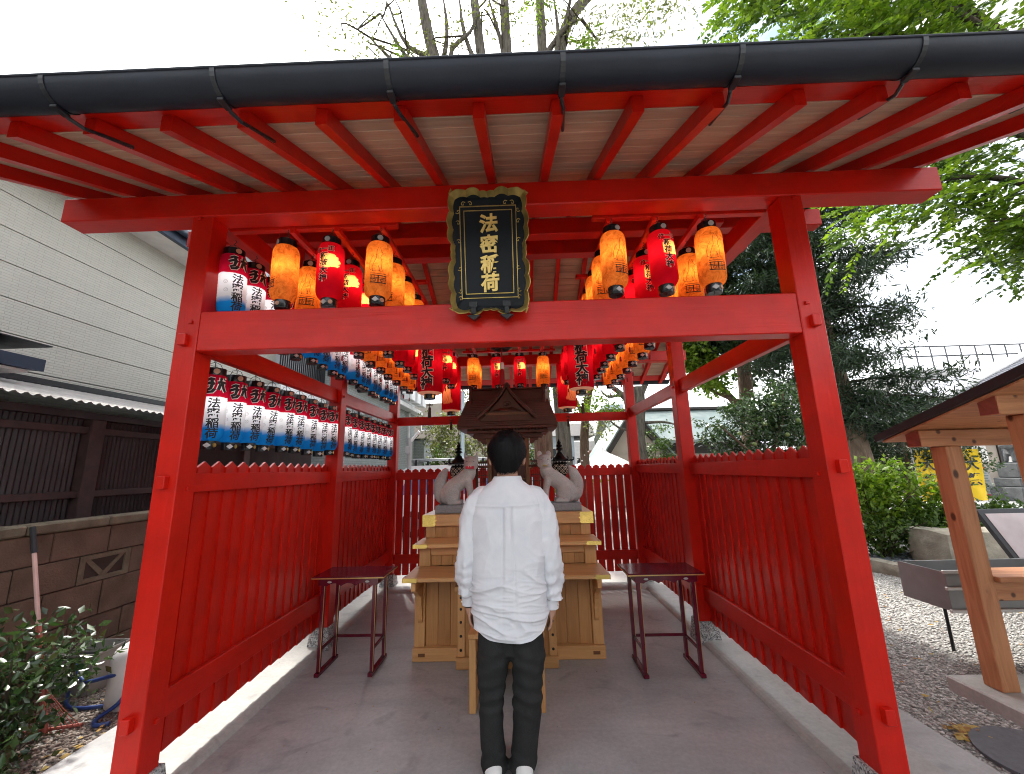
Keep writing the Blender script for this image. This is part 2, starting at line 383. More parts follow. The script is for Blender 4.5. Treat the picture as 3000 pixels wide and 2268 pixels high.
# lantern rails under the roof
LX = [-1.247, -.974, -.69, .70, .978, 1.252]; LB = [-.43, -.15, .135, .42]
for x in LX: part('lantern_rail', box(x-.017, x+.017, .1285, 3.05, 2.972, 3.002, .002), red('y'), pav)
for x in LB: part('lantern_rail', box(x-.017, x+.017, 2.45, 3.05, 2.972, 3.002, .002), red('y'), pav)
for y in (.16, .93, 1.70, 2.47): 
    for a, b in ((-1.648, -.60), (.60, 1.648)): part('batten', box(a, b, y-.02, y+.02, 3.003, 3.03, .002), red('x'), pav)
for y in (2.6, 2.95): part('batten', box(-.6, .6, y-.02, y+.02, 3.003, 3.03, .002), red('x'), pav)
# ------------------------------------------------------------------ flat print: lettering and drawings as thin inlays
_tx = {}
def text2d(ch, size, off=0.0, slant=.06):
    key = (ch, off)
    if key not in _tx:
        cu = bpy.data.curves.new('glyph', 'FONT'); cu.body = ch; cu.size = 1.0; cu.resolution_u = 4; cu.align_x = 'CENTER'; cu.offset = off
        o = bpy.data.objects.new('glyph', cu); COL.objects.link(o)
        me = o.evaluated_get(bpy.context.evaluated_depsgraph_get()).to_mesh()
        vs = [(v.co.x, v.co.y - .38) for v in me.vertices]; fs = [tuple(p.vertices) for p in me.polygons]
        bpy.data.objects.remove(o); bpy.data.curves.remove(cu); _tx[key] = (vs, fs)
    vs, fs = _tx[key]
    return [(x*size, (y + slant*x)*size) for x, y in vs], fs
def at2(p, dx, dz): return [(x+dx, y+dz) for x, y in p[0]], p[1]
def join2(*ps):
    V, F = [], []
    for v, f in ps:
        o = len(V); V += v; F += [tuple(i+o for i in q) for q in f]
    return V, F
def poly2(pts): return list(pts), [tuple(range(len(pts)))]
def line2(pts, w):
    V, F = [], []
    for i, p in enumerate(pts):
        a = pts[max(0, i-1)]; b = pts[min(len(pts)-1, i+1)]; dx, dy = b[0]-a[0], b[1]-a[1]; L = math.hypot(dx, dy) or 1
        V += [(p[0]-dy/L*w/2, p[1]+dx/L*w/2), (p[0]+dy/L*w/2, p[1]-dx/L*w/2)]
    for i in range(len(pts)-1): F.append((2*i, 2*i+1, 2*i+3, 2*i+2))
    return V, F
def ring2(c, r, w, n=12):
    return line2([(c[0]+r*math.cos(2*math.pi*k/n), c[1]+r*math.sin(2*math.pi*k/n)) for k in range(n+1)], w)
def disc2(c, r, n=14): return poly2([(c[0]+r*math.cos(2*math.pi*k/n), c[1]+r*math.sin(2*math.pi*k/n)) for k in range(n)])
def smooth2(pts, it=2):
    for _ in range(it):
        q = []
        for i in range(len(pts)):
            a, b = pts[i], pts[(i+1) % len(pts)]; q += [(.75*a[0]+.25*b[0], .75*a[1]+.25*b[1]), (.25*a[0]+.75*b[0], .25*a[1]+.75*b[1])]
        pts = q
    return pts
def wrap(name, p2, rfun, eps, mat, step=.012):
    bm = bmesh.new(); vs = [bm.verts.new((x, 0, z)) for x, z in p2[0]]
    for f in p2[1]:
        try: bm.faces.new([vs[i] for i in f])
        except ValueError: pass
    bmesh.ops.triangulate(bm, faces=bm.faces[:])
    xs = [x for x, _ in p2[0]]; zs = [z for _, z in p2[0]]; x = math.ceil(min(xs)/step)*step
    while x < max(xs):
        bmesh.ops.bisect_plane(bm, geom=bm.verts[:]+bm.edges[:]+bm.faces[:], plane_co=(x,0,0), plane_no=(1,0,0)); x += step
    z = math.ceil(min(zs)/.03)*.03
    while z < max(zs):
        bmesh.ops.bisect_plane(bm, geom=bm.verts[:]+bm.edges[:]+bm.faces[:], plane_co=(0,0,z), plane_no=(0,0,1)); z += .03
    r0 = max(rfun(z) for z in zs)
    for v in bm.verts:
        a = v.co.x/r0; r = rfun(v.co.z)+eps; v.co = (r*math.sin(a), -r*math.cos(a), v.co.z)
    for f in bm.faces:
        c = f.calc_center_median(); f.normal_update()
        if f.normal.x*c.x + f.normal.y*c.y < 0: f.normal_flip()
    me = bpy.data.meshes.new(name); bm.to_mesh(me); bm.free(); me.materials.append(mat); return me

def wrap_many(name, pieces, rfun, eps, mat):
    """overlapping strokes, each a hair above the last"""
    V, F = [], []
    for i, p in enumerate(pieces):
        m_ = wrap(name, p, rfun, eps+.00012*i, mat); o_ = len(V); V += [tuple(v.co) for v in m_.vertices]; F += [tuple(k+o_ for k in f.vertices) for f in m_.polygons]; bpy.data.meshes.remove(m_)
    return mesh(name, (V, F), mat)
# ------------------------------------------------------------------ lantern materials (paper lets the bulb's light through)
def paper(name, kind, seed=0):
    t = NT(name); v = t.coord('Object', rnd=True)
    if kind == 'orange':
        n1 = t.noise(v, 26, 6, .72, 1.0); col = t.ramp(n1, [(.3, (.42,.11,.016)), (.48, (.78,.27,.05)), (.62, (.9,.38,.08)), (.8, (.95,.5,.14))])
    elif kind == 'red':
        n1 = t.noise(v, 9, 3); col = t.ramp(n1, [(.3, (.46,.004,.016)), (.7, (.6,.008,.026))])
    elif kind == 'white':
        z = t.n('ShaderNodeSeparateXYZ', {0: t.coord('Object')}).outputs['Z']
        w = t.math('ADD', z, t.math('MULTIPLY', t.noise(t.coord('Object'), 14, 3), .03))
        col = t.ramp(t.math('MULTIPLY', w, -2.0), [(.0, (.5,.006,.03)), (.317, (.5,.006,.03)), (.318, (.86,.86,.84)), (.62, (.86,.86,.85)), (.69, (.015,.30,.75)), (1, (.01,.22,.62))])
    d = t.n('ShaderNodeBsdfDiffuse', {'Color': col}).outputs[0]; tr = t.n('ShaderNodeBsdfTranslucent', {'Color': col}).outputs[0]
    return t.done(t.n('ShaderNodeMixShader', {0: .5, 1: d, 2: tr}).outputs[0])
M_PO, M_PR, M_PW = paper('orange_paper', 'orange'), paper('red_paper', 'red'), paper('festival_paper', 'white')
M_WHITEP = plain('white_outline', (.8,.77,.75), .7, 0, .05)
M_INK = plain('black_ink', (.008,.007,.007), .6, 0, .1); M_CREAM = plain('cream_outline', (.82,.7,.58), .7, 0, .06)
def glow_print(name, col):
    t = NT(name); d = t.n('ShaderNodeBsdfDiffuse', {'Color': (*col, 1)}).outputs[0]; tr = t.n('ShaderNodeBsdfTranslucent', {'Color': (*col, 1)}).outputs[0]
    return t.done(t.n('ShaderNodeMixShader', {0: .55, 1: d, 2: tr}).outputs[0])
M_FLAME, M_FOXP, M_CRM2 = glow_print('amber_print', (.95,.6,.22)), glow_print('apricot_print', (.9,.36,.16)), glow_print('cream_print', (.9,.78,.64))
M_CAP = plain('black_lacquer', (.01,.011,.014), .22, 0, .2); M_GOLD = plain('gold', (.72,.5,.16), .3, 1.0, .15); M_SILV = plain('silver_mark', (.5,.47,.46), .45, .2, .1)
M_COPPER = plain('copper_mark', (.55,.3,.2), .5, .2, .1); M_WIRE = plain('dark_wire', (.02,.02,.022), .5); M_TASSEL = plain('brown_tassel', (.06,.03,.018), .9); M_RTASSEL = plain('red_tassel', (.3,.01,.012), .9)
M_LED = plain('pale_plate', (.75,.73,.7), .6)

# small barrel lantern: cap top at z=0, bottom cap end at z=-H
def barrel(H, R, rc, rb, ct=.043, cb=.047, ribs=34):
    zt, zbm = -ct, -(H-cb)
    def rf(z):
        t = min(1, max(0, (zt-z)/(zt-zbm))); sh = .17
        if t < sh: k = 1-t/sh; return rc + (R-rc)*math.sqrt(max(0, 1-k*k))
        if t > 1-sh: k = (t-1+sh)/sh; return rb + (R-rb)*math.sqrt(max(0, 1-k*k))
        return R
    pr = []
    for i in range(ribs*2+1):
        t = i/(ribs*2); z = zt+(zbm-zt)*t; pr.append((rf(z) + (.0011 if i % 2 else -.0009), z))
    return rf, lathe(pr[::-1], 60, cap=False)
def capmesh(H, rc, rb, ct, cb):
    top = lathe([(rc*.72, -.006), (rc, -.006), (rc, 0), (rc*1.02, 0), (rc*1.04, -ct-.002), (rc*.99, -ct-.002), (rc*.97, -.008), (rc*.72, -.006)][::-1], 24, cap=False)
    z0 = -(H-cb)
    bot = lathe([(rb*1.03, z0+.003), (rb*1.03, z0-.004), (rb, -H+.004), (rb*.96, -H), (.004, -H), (.004, -H+.003), (rb*.93, -H+.003), (rb*.96, z0+.003)][::-1], 24, cap=False)
    return top, bot
def emblems(rc, zc, rb, zb_):
    def disc(r, z, ang, rr, sh):
        n = 12 if sh == 'o' else 4
        P = [(r+.0035, rr*math.cos(2*math.pi*k/n), z + rr*(1.0 if sh == 'o' else .8)*math.sin(2*math.pi*k/n)) for k in range(n)]
        Q = [(r-.004, y, z2) for _, y, z2 in P]; V = P+Q; F = [tuple(range(n))] + [(i, n+i, n+(i+1) % n, (i+1) % n) for i in range(n)]
        c, s = math.cos(ang), math.sin(ang); return [(x*c-y*s, x*s+y*c, z2) for x, y, z2 in V], F
    q = -math.pi/2
    return disc(rc*1.03, zc, q, .016, 'o'), disc(rb*1.0, zb_, q-.25, .019, 'd'), disc(rb*1.0, zb_, q+.62, .0125, 'o')
def hook(zt): return tube([(0,0,zt), (.008,0,zt-.012), (0,0,zt-.022), (-.006,0,zt-.032), (0,0,zt-.042), (0,0,zt-.075)], .0022, 6)
def handle(rc): return tube([(-rc*.8,0,-.012), (-rc*.45,0,.03), (0,0,.042), (rc*.45,0,.03), (rc*.8,0,-.012)], .0018, 5)

FX = [(-.012,.062),(-.006,.078),(0,.06),(.004,.078),(.012,.058),(.022,.045),(.012,.036),(.008,.022),(.016,.0),(.014,-.035),(.022,-.05),(.006,-.052),(-.004,-.02),(-.002,-.052),(-.03,-.052),(-.036,-.03),(-.026,-.005),(-.014,.02),(-.014,.04)]
def inside(p, poly):
    c = False; n = len(poly)
    for i in range(n):
        (x0, y0), (x1, y1) = poly[i], poly[i-1]
        if (y0 > p[1]) != (y1 > p[1]) and p[0] < (x1-x0)*(p[1]-y0)/(y1-y0)+x0: c = not c
    return c
def paint_faces(me, poly, r, mat):
    me.materials.append(mat); k = len(me.materials)-1
    for f in me.polygons:
        c = f.center
        if c.y < .02*r and inside((math.atan2(c.x, -c.y)*r, c.z), poly): f.material_index = k
def kit(kind):
    """shared meshes of one lantern kind"""
    H, R, rc, rb = {'white': (.475,.073,.056,.042)}.get(kind, (.432,.0745,.051,.043)); ct, cb = .042, .048
    rf, bodyvf = barrel(H, R, rc, rb, ct, cb, 42)
    K_fl = None
    K = {'H': H, 'body': mesh('paper_shade', bodyvf, {'orange': M_PO, 'red': M_PR, 'white': M_PW}[kind], True)}
    t, b = capmesh(H, rc, rb, ct, cb); K['top'] = mesh('top_cap', t, M_CAP, 40); K['bot'] = mesh('bottom_cap', b, M_CAP, 40)
    e1, e2, e3 = emblems(rc, -.022, rb, -H+.024)
    K['e1'] = mesh('crest_disc', e1, M_COPPER if kind == 'white' else M_SILV); K['e2'] = mesh('crest_diamond', e2, M_SILV); K['e3'] = mesh('crest_disc', e3, M_GOLD if kind == 'white' else M_COPPER)
    K['hook'] = mesh('wire_hook', join(hook(.075), handle(rc)), M_WIRE)
    K['cord'] = mesh('cord', tube([(0,0,-H), (.002,0,-H-.05)], .0014, 5), M_WIRE)
    K['tas'] = mesh('tassel', lathe([(.002,-H-.05), (.006,-H-.056), (.0075,-H-.09), (.004,-H-.093)][::-1], 8), M_RTASSEL)
    pr = []
    if kind == 'red':
        top = [(c, .034, dx, -.098 + .004*dx/.03) for c, dx in (('位', -.036), ('一', -.001), ('正', .034))]
        col = [(c, .046, -.004, z) for c, z in (('稲', -.142), ('荷', -.187), ('大', -.23), ('神', -.277))]
        fl = smooth2([(-.03,-.135),(.0,-.128),(.05,-.126),(.062,-.134),(.058,-.142),(.075,-.14),(.083,-.15),(.078,-.158),(.092,-.165),(.09,-.178),(.08,-.184),(.086,-.196),(.07,-.206),(.04,-.207),(.028,-.212),(-.03,-.212),(-.034,-.17)], 1)
        K_fl = fl
        pr.append(('letter_outline', join2(*[at2(text2d(c, s*1.02, .085), x, z) for c, s, x, z in top+col]), .0027, M_CRM2))
        pr.append(('lettering', join2(*[at2(text2d(c, s, .026), x, z) for c, s, x, z in top+col]), .0033, M_INK))
    elif kind == 'orange':
        fox = line2([(x*1.0, z*1.15-.19) for x, z in FX+[FX[0]]], .0026)
        tail = line2([(-.03,-.25),(-.05,-.235),(-.052,-.2),(-.04,-.165),(-.03,-.15)], .0024); key = ring2((.03,-.137), .006, .0016, 8)
        leg = line2([(-.004,-.212),(.004,-.23),(.002,-.248)], .0024)
        bx = [line2([(-.045,z0-abs(0)),(.0,z0-.004),(.045,z0)], w) for z0, w in ((-.262,.003),(-.274,.005),(-.288,.004),(-.296,.003),(-.318,.006))]
        vt = [line2([(x,-.274),(x,-.318)], w) for x, w in ((-.038,.004),(-.02,.002),(0,.006),(.02,.002),(.038,.004))] + [ring2((x,-.306), .008, .003, 8) for x in (-.02,.02)]
        pr.append(('fox_drawing', join2(fox, tail, key, leg, *bx, *vt), .0026, M_INK))
    else:
        col = [(c, .062, 0, z) for c, z in (('法', -.21), ('密', -.268), ('稲', -.326), ('荷', -.384))]
        G = [(-.052,.03),(-.03,.046),(-.004,.044),(.006,.034),(.016,.05),(.036,.052),(.056,.04),(.06,.02),(.056,.0),(.062,-.02),(.058,-.044),(.04,-.056),(.018,-.05),(.008,-.04),(-.008,-.054),(-.034,-.056),(-.05,-.04),(-.052,-.022),(-.064,-.01),(-.06,.012)]
        S = [[(-.046,.022),(-.026,.034),(-.008,.03)], [(-.052,-.002),(-.03,.008),(-.006,.004)], [(-.022,.036),(-.018,.0),(-.024,-.026),(-.042,-.034),(-.036,-.046),(-.016,-.042),(-.006,-.026)], [(.026,.042),(.022,.01),(.012,-.03)], [(.006,.012),(.026,.016),(.05,.014)], [(.03,.01),(.038,-.02),(.05,-.04)], [(.042,.04),(.05,.032)]]
        pr.append(('letter_outline', [at2(line2([(a*.97, b_) for a, b_ in q], .0245), 0, -.104) for q in S], .0024, M_WHITEP))
        pr.append(('lettering', join2(*[at2(line2(q, .0155), 0, -.104) for q in S], *[at2(text2d(c, s, .02), x, z) for c, s, x, z in col]), .0032, M_INK))
        pr.append(('crest_print', join2(*[ring2((-.062+.004*k, -.235-.052*k), .0105, .0022, 10) for k in (0, 1)], *[line2([(-.062+.004*k-.006,-.226-.052*k),(-.062+.004*k,-.24-.052*k),(-.062+.004*k+.006,-.226-.052*k)], .002) for k in (0, 1)]), .0028, M_SILV))
    if K_fl: paint_faces(K['body'], K_fl, R, M_FLAME)
    K['prints'] = [wrap(nm, p, rf, e, m) if isinstance(p, tuple) else wrap_many(nm, p, rf, e, m) for nm, p, e, m in pr]; return K
KITS = {k: kit(k) for k in ('orange', 'red', 'white')}
def bulb_data(name, w, col, r=.018):
    d = bpy.data.lights.new(name, 'POINT'); d.energy = w; d.color = col; d.shadow_soft_size = r; return d
BULB = {'orange': bulb_data('bulb', .30, (1,.68,.34)), 'red': bulb_data('bulb', .35, (1,.70,.42)), 'white': bulb_data('bulb', .12, (.92,.96,1.0))}
def lantern(kind, loc, label, group, rz, lit=True, tassel=True):
    K = KITS[kind]; t = thing('paper_lantern', loc, label, 'lantern', group, rz); t.rotation_euler = (random.gauss(0, .022), random.gauss(0, .022), rz); k_ = random.uniform(.975, 1.03); t.scale = (k_, k_, random.uniform(.985, 1.015))
    add('paper_shade', K['body'], t); a = add('top_cap', K['top'], t); b = add('bottom_cap', K['bot'], t)
    add('crest_disc', K['e1'], a); add('crest_diamond', K['e2'], b); add('crest_disc', K['e3'], b); add('wire_hook', K['hook'], t)
    for m in K['prints']:
        o = add(m.name.split('.')[0], m, t)
        if o.name.startswith(('crest_print', 'letter')): o['kind'] = 'stuff'
    if tassel: c = add('cord', K['cord'], t); add('tassel', K['tas'], c)
    if lit:
        l = bpy.data.objects.new('bulb', BULB[kind]); COL.objects.link(l); l.parent = t; l.location = (.004, -.012, -.5*K['H']+.035)
    return t
ZL = 2.898
side = {0: 'left', 1: 'left', 2: 'left', 3: 'right', 4: 'right', 5: 'right'}
colname = {0: 'outer orange row', 1: 'red row', 2: 'inner orange row', 3: 'inner orange row', 4: 'red row', 5: 'outer orange row'}
for ci, x in enumerate(LX):
    kind = 'red' if ci in (1, 4) else 'orange'; n = 11 if ci in (0, 1, 4, 5) else 4
    for k in range(n):
        y = .095 + .275*k
        rz = random.uniform(-.35, .35) if kind == 'orange' else random.uniform(-.12, .12) + (.1 if x > 0 else -.05)
        if ci == 0 and k == 0: rz = -.75
        if ci == 3 and k == 0: rz = .45
        lantern(kind, (x + random.uniform(-.006, .006), y + random.uniform(-.008, .008), ZL + random.uniform(-.008, .006)),
                f"glowing {'red lettered' if kind=='red' else 'orange fox'} lantern, {ORD[k]} from the front in the {side[ci]} {colname[ci]}",
                f"{kind} lanterns under the pavilion roof", rz)
for s, nm in ((-1, 'left'), (1, 'right')):
    for k, y in enumerate((2.29, 2.56)):
        lantern('red', (LX[2] if s < 0 else LX[3], y, ZL), f"red paper lantern behind the big lettered lantern on the {nm}, {'nearer' if k == 0 else 'farther'} of two", 'red lanterns under the pavilion roof', random.uniform(-.1, .1))
for r, y in enumerate((2.68, 2.95)):
    for i, x in enumerate(LB):
        kind = 'orange' if i in (0, 3) else 'red'
        lantern(kind, (x, y, ZL), f"{'orange fox' if kind=='orange' else 'red lettered'} lantern above the altar shrine, {ORD[i]} from left in the {'front' if r == 0 else 'back'} row", f"{kind} lanterns under the pavilion roof", random.uniform(-.1, .1))
# red-white-blue lanterns on the left
for k in range(17):
    y = .14 + .193*k + (.03 if k > 8 else 0)
    lantern('white', (-1.60, y, 2.872 + random.uniform(-.006, .006)), f"lit red white and blue lantern high under the left eave, {ORD[k]} from the front", 'red white blue lanterns in the upper row', math.radians(58) + random.uniform(-.15, .15), True, False)
for k in range(9):
    y = .245 + .188*k
    lantern('white', (-1.712, y, 2.152 + random.uniform(-.005, .005)), f"red white blue lantern below the front bay's tie beam, {ORD[k]} from the front", 'red white blue lanterns in the lower row', math.radians(42 if k == 0 else 62) + random.uniform(-.12, .12), True, False)
for k in range(8):
    y = 2.06 + .196*k
    lantern('white', (-1.712, y, 2.152 + random.uniform(-.005, .005)), f"red white blue lantern below the rear bay's tie beam, {ORD[k]} from the front", 'red white blue lanterns in the lower row', math.radians(62) + random.uniform(-.2, .2), True, False)
# four big drum lanterns
def big_kit():
    R, H = .121, .60
    pr = [(R*.5, -.0), (R*.93, -.004), (R, -.03)] + [(R + (.0012 if i % 2 else -.001), -.03-(H-.05)*i/66) for i in range(67)] + [(R*.97, -H+.012)]
    rf = lambda z: R
    body = mesh('paper_shade', lathe(pr[::-1], 110, cap=False), M_PR, True)
    n = 36; ringp = []
    V = []; F = []
    for k in range(n):
        a = 2*math.pi*k/n; V += [(R*.97*math.cos(a), R*.97*math.sin(a), -H+.012), (R*(.72 if k % 2 else .66)*math.cos(a), R*(.72 if k % 2 else .66)*math.sin(a), -H-.002), (.04*math.cos(a), .04*math.sin(a), -H-.004)]
    for k in range(n):
        j = (k+1) % n; F += [(3*k, 3*j, 3*j+1, 3*k+1), (3*k+1, 3*j+1, 3*j+2, 3*k+2)]
    under = mesh('pleated_underside', (V, F), M_CRM2)
    cap = mesh('bottom_cap', lathe([(.055,-H+.004),(.057,-H-.008),(.056,-H-.044),(.052,-H-.05)][::-1], 24), M_CAP, 40)
    plate = mesh('cap_plate', join(*[rot(box(.045,.059,-.011,.011,-H-.042,-H-.012,.002), 'Z', a) for a in (-.75, -2.4)]), M_GOLD)
    top = mesh('top_cap', lathe([(.05,.045),(.055,.04),(.057,0.004),(.05,-.006)], 24), M_CAP, 40)
    cord = mesh('cord', join(tube([(0,0,-H-.05),(0,0,-H-.13)], .003, 6), tube([(0,0,-H-.105),(.02,0,-H-.095),(.03,0,-H-.105),(.02,0,-H-.115),(0,0,-H-.107),(-.02,0,-H-.095),(-.03,0,-H-.105),(-.02,0,-H-.115),(0,0,-H-.107)], .0035, 6)), M_TASSEL, True)
    tas = mesh('tassel', lathe([(.004,-H-.128),(.013,-H-.132),(.014,-H-.15),(.012,-H-.156),(.0145,-H-.162),(.0165,-H-.225),(.014,-H-.23)][::-1], 12), M_TASSEL, 50)
    col = [(c, .122, 0, z) for c, z in (('稲', -.19), ('荷', -.30), ('大', -.405), ('神', -.51))]; top3 = [(c, .07, x, -.09) for c, x in (('位', -.06), ('一', 0), ('正', .06))]
    txt = [wrap('flame_print', poly2([(-.12,-.03),(.12,-.03),(.15,-.06),(.13,-.09),(.16,-.12),(.12,-.155),(.05,-.14),(-.05,-.15),(-.12,-.13)]), rf, .002, M_FOXP),
           wrap('letter_outline', join2(*[at2(text2d(c, s*1.02, .075), x, z) for c, s, x, z in col+top3]), rf, .0026, M_CREAM),
           wrap('lettering', join2(*[at2(text2d(c, s, .03), x, z) for c, s, x, z in col+top3]), rf, .0034, M_INK)]
    FOXB = {}
    def foxset(m):
        P = [(-.01,.2),(.0,.255),(.012,.19),(.028,.15),(.03,.11),(.018,.06),(.03,-.02),(.034,-.11),(.055,-.135),(.05,-.165),(.02,-.16),(.018,-.175),(-.075,-.175),(-.095,-.15),(-.105,-.09),(-.09,-.03),(-.05,.02),(-.03,.07),(-.035,.12),(-.05,.135),(-.04,.155)]
        T = [(.06,.13),(.09,.155),(.115,.13),(.11,.07),(.085,.03),(.07,.06),(.055,.09)]
        f = lambda Q: [(m*x, z-.34) for x, z in smooth2(Q, 1)]
        out = [wrap('fox_outline', join2(line2(f(P)+[f(P)[0]], .006), line2(f(T)+[f(T)[0]], .006)), rf, .0018, M_FOXP)]; fb = body.copy(); fb.name = 'fox_paper_shade'; paint_faces(fb, f(P), R, M_FOXP)
        for pg in fb.polygons:
            if pg.center.y < 0 and inside((math.atan2(pg.center.x, -pg.center.y)*R, pg.center.z), f(T)): pg.material_index = 1
        FOXB[m] = fb
        ln = [[(-.06,.0),(-.02,-.03),(-.01,-.09),(-.03,-.14),(-.07,-.155)], [(.012,-.03),(.004,-.12),(-.01,-.16)], [(-.075,-.06),(-.045,-.045)], [(-.01,.12),(.01,.115)], [(.07,.06),(.085,.11)], [(.085,.05),(.1,.1)]]
        out.append(wrap('fox_lines', join2(*[line2([(m*x, z-.34) for x, z in q], .0035) for q in ln], *[line2(f(P)+[f(P)[0]], .003)]), rf, .0028, M_PR))
        ch = at2(text2d('献', .06, .01), m*.0, -.06); out.append(wrap('lettering', ch, rf, .0026, M_CREAM)); return out
    return dict(body=body, under=under, cap=cap, plate=plate, top=top, cord=cord, tas=tas, txt=txt, fox={1: foxset(1), -1: foxset(-1)}, foxbody=FOXB, hook=mesh('wire_hook', tube([(0,0,.045),(0,0,.12)], .004, 6), M_WIRE))
BK = big_kit(); BIGBULB = bulb_data('bulb', .5, (1,.72,.45), .03)
for s, nm in ((-1, 'left'), (1, 'right')):
    for kind, y in (('text', 1.78), ('fox', 3.0)):
        t = thing('drum_lantern', (s*.742-.012, y, 2.852), f"large red drum lantern with {'bold black lettering' if kind == 'text' else 'an apricot fox'} hanging {nm} of the altar shrine", 'lantern', 'large red drum lanterns', random.uniform(-.08, .08) + (s*.2 if kind == 'fox' else 0))
        add('paper_shade', BK['body'] if kind == 'text' else BK['foxbody'][-s], t)
        for k in ('under', 'top', 'hook'): add(BK[k].name.split('.')[0], BK[k], t)
        c = add('bottom_cap', BK['cap'], t); add('cap_plate', BK['plate'], c)
        c = add('cord', BK['cord'], t); add('tassel', BK['tas'], c)
        for m in (BK['txt'] if kind == 'text' else BK['fox'][-s]): add(m.name.split('.')[0], m, t)
        l = bpy.data.objects.new('bulb', BIGBULB); COL.objects.link(l); l.parent = t; l.location = (0, 0, -.3)
# bell rope hanging over the altar
t = thing('bell_rope', (-.035, 1.6, 2.66), 'dark round bell with a red and white rope hanging above the altar', 'bell')
part('bell', lathe([(.02,-.02),(.075,-.03),(.1,-.015),(.1,.0),(.06,.03),(.02,.05),(.008,.06)], 24), M_BLACKMETAL, t, 40)
part('cord', tube([(0,0,.05),(0,0,.34)], .005, 6), M_WIRE, t)
part('rope', tube([(0,0,-.02),(0,0,-.19)], .007, 8), M_RTASSEL, t); part('cuff', lathe([(.012,-.155),(.018,-.16),(.02,-.215),(.016,-.22)][::-1], 12), M_LED, t, 40)
part('tassel', lathe([(.016,-.22),(.022,-.24),(.027,-.36),(.024,-.37)][::-1], 12), M_RTASSEL, t, 40)
# ------------------------------------------------------------------ name plaque on the front beam
def wave_side(p, q, lumps, amp, out, n=10):
    """points from p to q (2-D) with scallops pushed along `out`"""
    P = []
    for i in range(lumps*n):
        t = i/(lumps*n); s = abs(math.sin(math.pi*t*lumps)); big = math.sin(math.pi*t)
        P.append((p[0]+(q[0]-p[0])*t + out[0]*(amp*s*.55 + amp*1.1*abs(math.sin(math.pi*2*t+.0))*(.5+.5*big) - amp*.9), p[1]+(q[1]-p[1])*t + out[1]*(amp*s*.55 + amp*1.1*abs(math.sin(math.pi*2*t))*(.5+.5*big) - amp*.9)))
    return P
M_NAVY = plain('plaque_black', (.006,.009,.013), .5, 0, .25, 3, 0, 40, .25); M_LEAF = plain('gold_leaf', (.85,.62,.2), .4, .45, .12, 9, .1, 60); M_DULLGOLD = plain('aged_gilt', (.46,.33,.10), .36, .6, .35, 14, .2, 30)
plq = thing('name_plaque', (-.018, -.03, 2.335), 'black plaque with gold characters in a wavy gilt frame on the front beam', 'plaque')
plq.rotation_euler = (math.atan(.14/.642), 0, 0)
hw, hh = .185, .60; z0 = .028
inn = wave_side((-hw, z0), (hw, z0), 5, .02, (0, -1)) + wave_side((hw, z0), (hw, z0+hh), 7, .017, (1, 0)) + wave_side((hw, z0+hh), (-hw, z0+hh), 5, .02, (0, 1)) + wave_side((-hw, z0+hh), (-hw, z0), 7, .017, (-1, 0))
cx, cz = 0, z0+hh/2
def outset(P, d):
    R = []
    for x, z in P:
        c = min(abs(abs(x)-hw), 9) + min(abs(abs(z-cz)-hh/2), 9); k = d + .016*max(0, 1-c/.05)
        R.append((x + math.copysign(min(1, (abs(x)/hw)**6)*k, x), z + math.copysign(min(1, (abs(z-cz)/(hh/2))**14)*k, z-cz)))
    return R
out = outset(inn, .02); out2 = outset(inn, .0235)
part('panel', prism(inn, -.012, .02, 'Y'), M_NAVY, plq)
n = len(inn); V = [(x, -.012, z) for x, z in inn] + [(x, -.05, z) for x, z in out] + [(x, -.048, z) for x, z in out2] + [(x, .022, z) for x, z in inn]
F = []
for r in range(3): F += [(r*n+i, r*n+(i+1) % n, (r+1)*n+(i+1) % n, (r+1)*n+i) for i in range(n)]
part('gilt_frame', (V, F), M_DULLGOLD, plq, 35)
def frame2(x0, x1, z0_, z1, w): return join(box(x0, x1, -.0165, -.0105, z0_, z0_+w), box(x0, x1, -.0165, -.0105, z1-w, z1), box(x0, x0+w, -.0165, -.0105, z0_+w, z1-w), box(x1-w, x1, -.0165, -.0105, z0_+w, z1-w))
part('gold_line', frame2(-.152, .152, .085, .578, .0042), M_DULLGOLD, plq); part('gold_line', frame2(-.13, .13, .108, .555, .0042), M_DULLGOLD, plq)
part('inset_panel', box(-.1255, .1255, -.0145, -.0115, .1125, .5505), M_NAVY, plq)
for c, z in zip('法密稲荷', (.483, .372, .267, .167)):
    g = text2d(c, .1, .03, .07); bm = bmesh.new(); vs = [bm.verts.new((x+.004, 0, zz)) for x, zz in g[0]]
    for f in g[1]:
        try: bm.faces.new([vs[i] for i in f])
        except ValueError: pass
    r = bmesh.ops.extrude_face_region(bm, geom=bm.faces[:])
    for v in [e for e in r['geom'] if isinstance(e, bmesh.types.BMVert)]: v.co.y -= .009
    bmesh.ops.recalc_face_normals(bm, faces=bm.faces); me = bpy.data.meshes.new('character'); bm.to_mesh(me); bm.free(); me.materials.append(M_LEAF)
    add('character', me, plq, (0, -.0146, z))
curl = [(0,0),(.012,-.004),(.02,.004),(.018,.014),(.009,.014),(.01,.007)]
cm = mesh('curl', tube([(x, 0, z) for x, z in curl], .0022, 6), M_DULLGOLD, True)
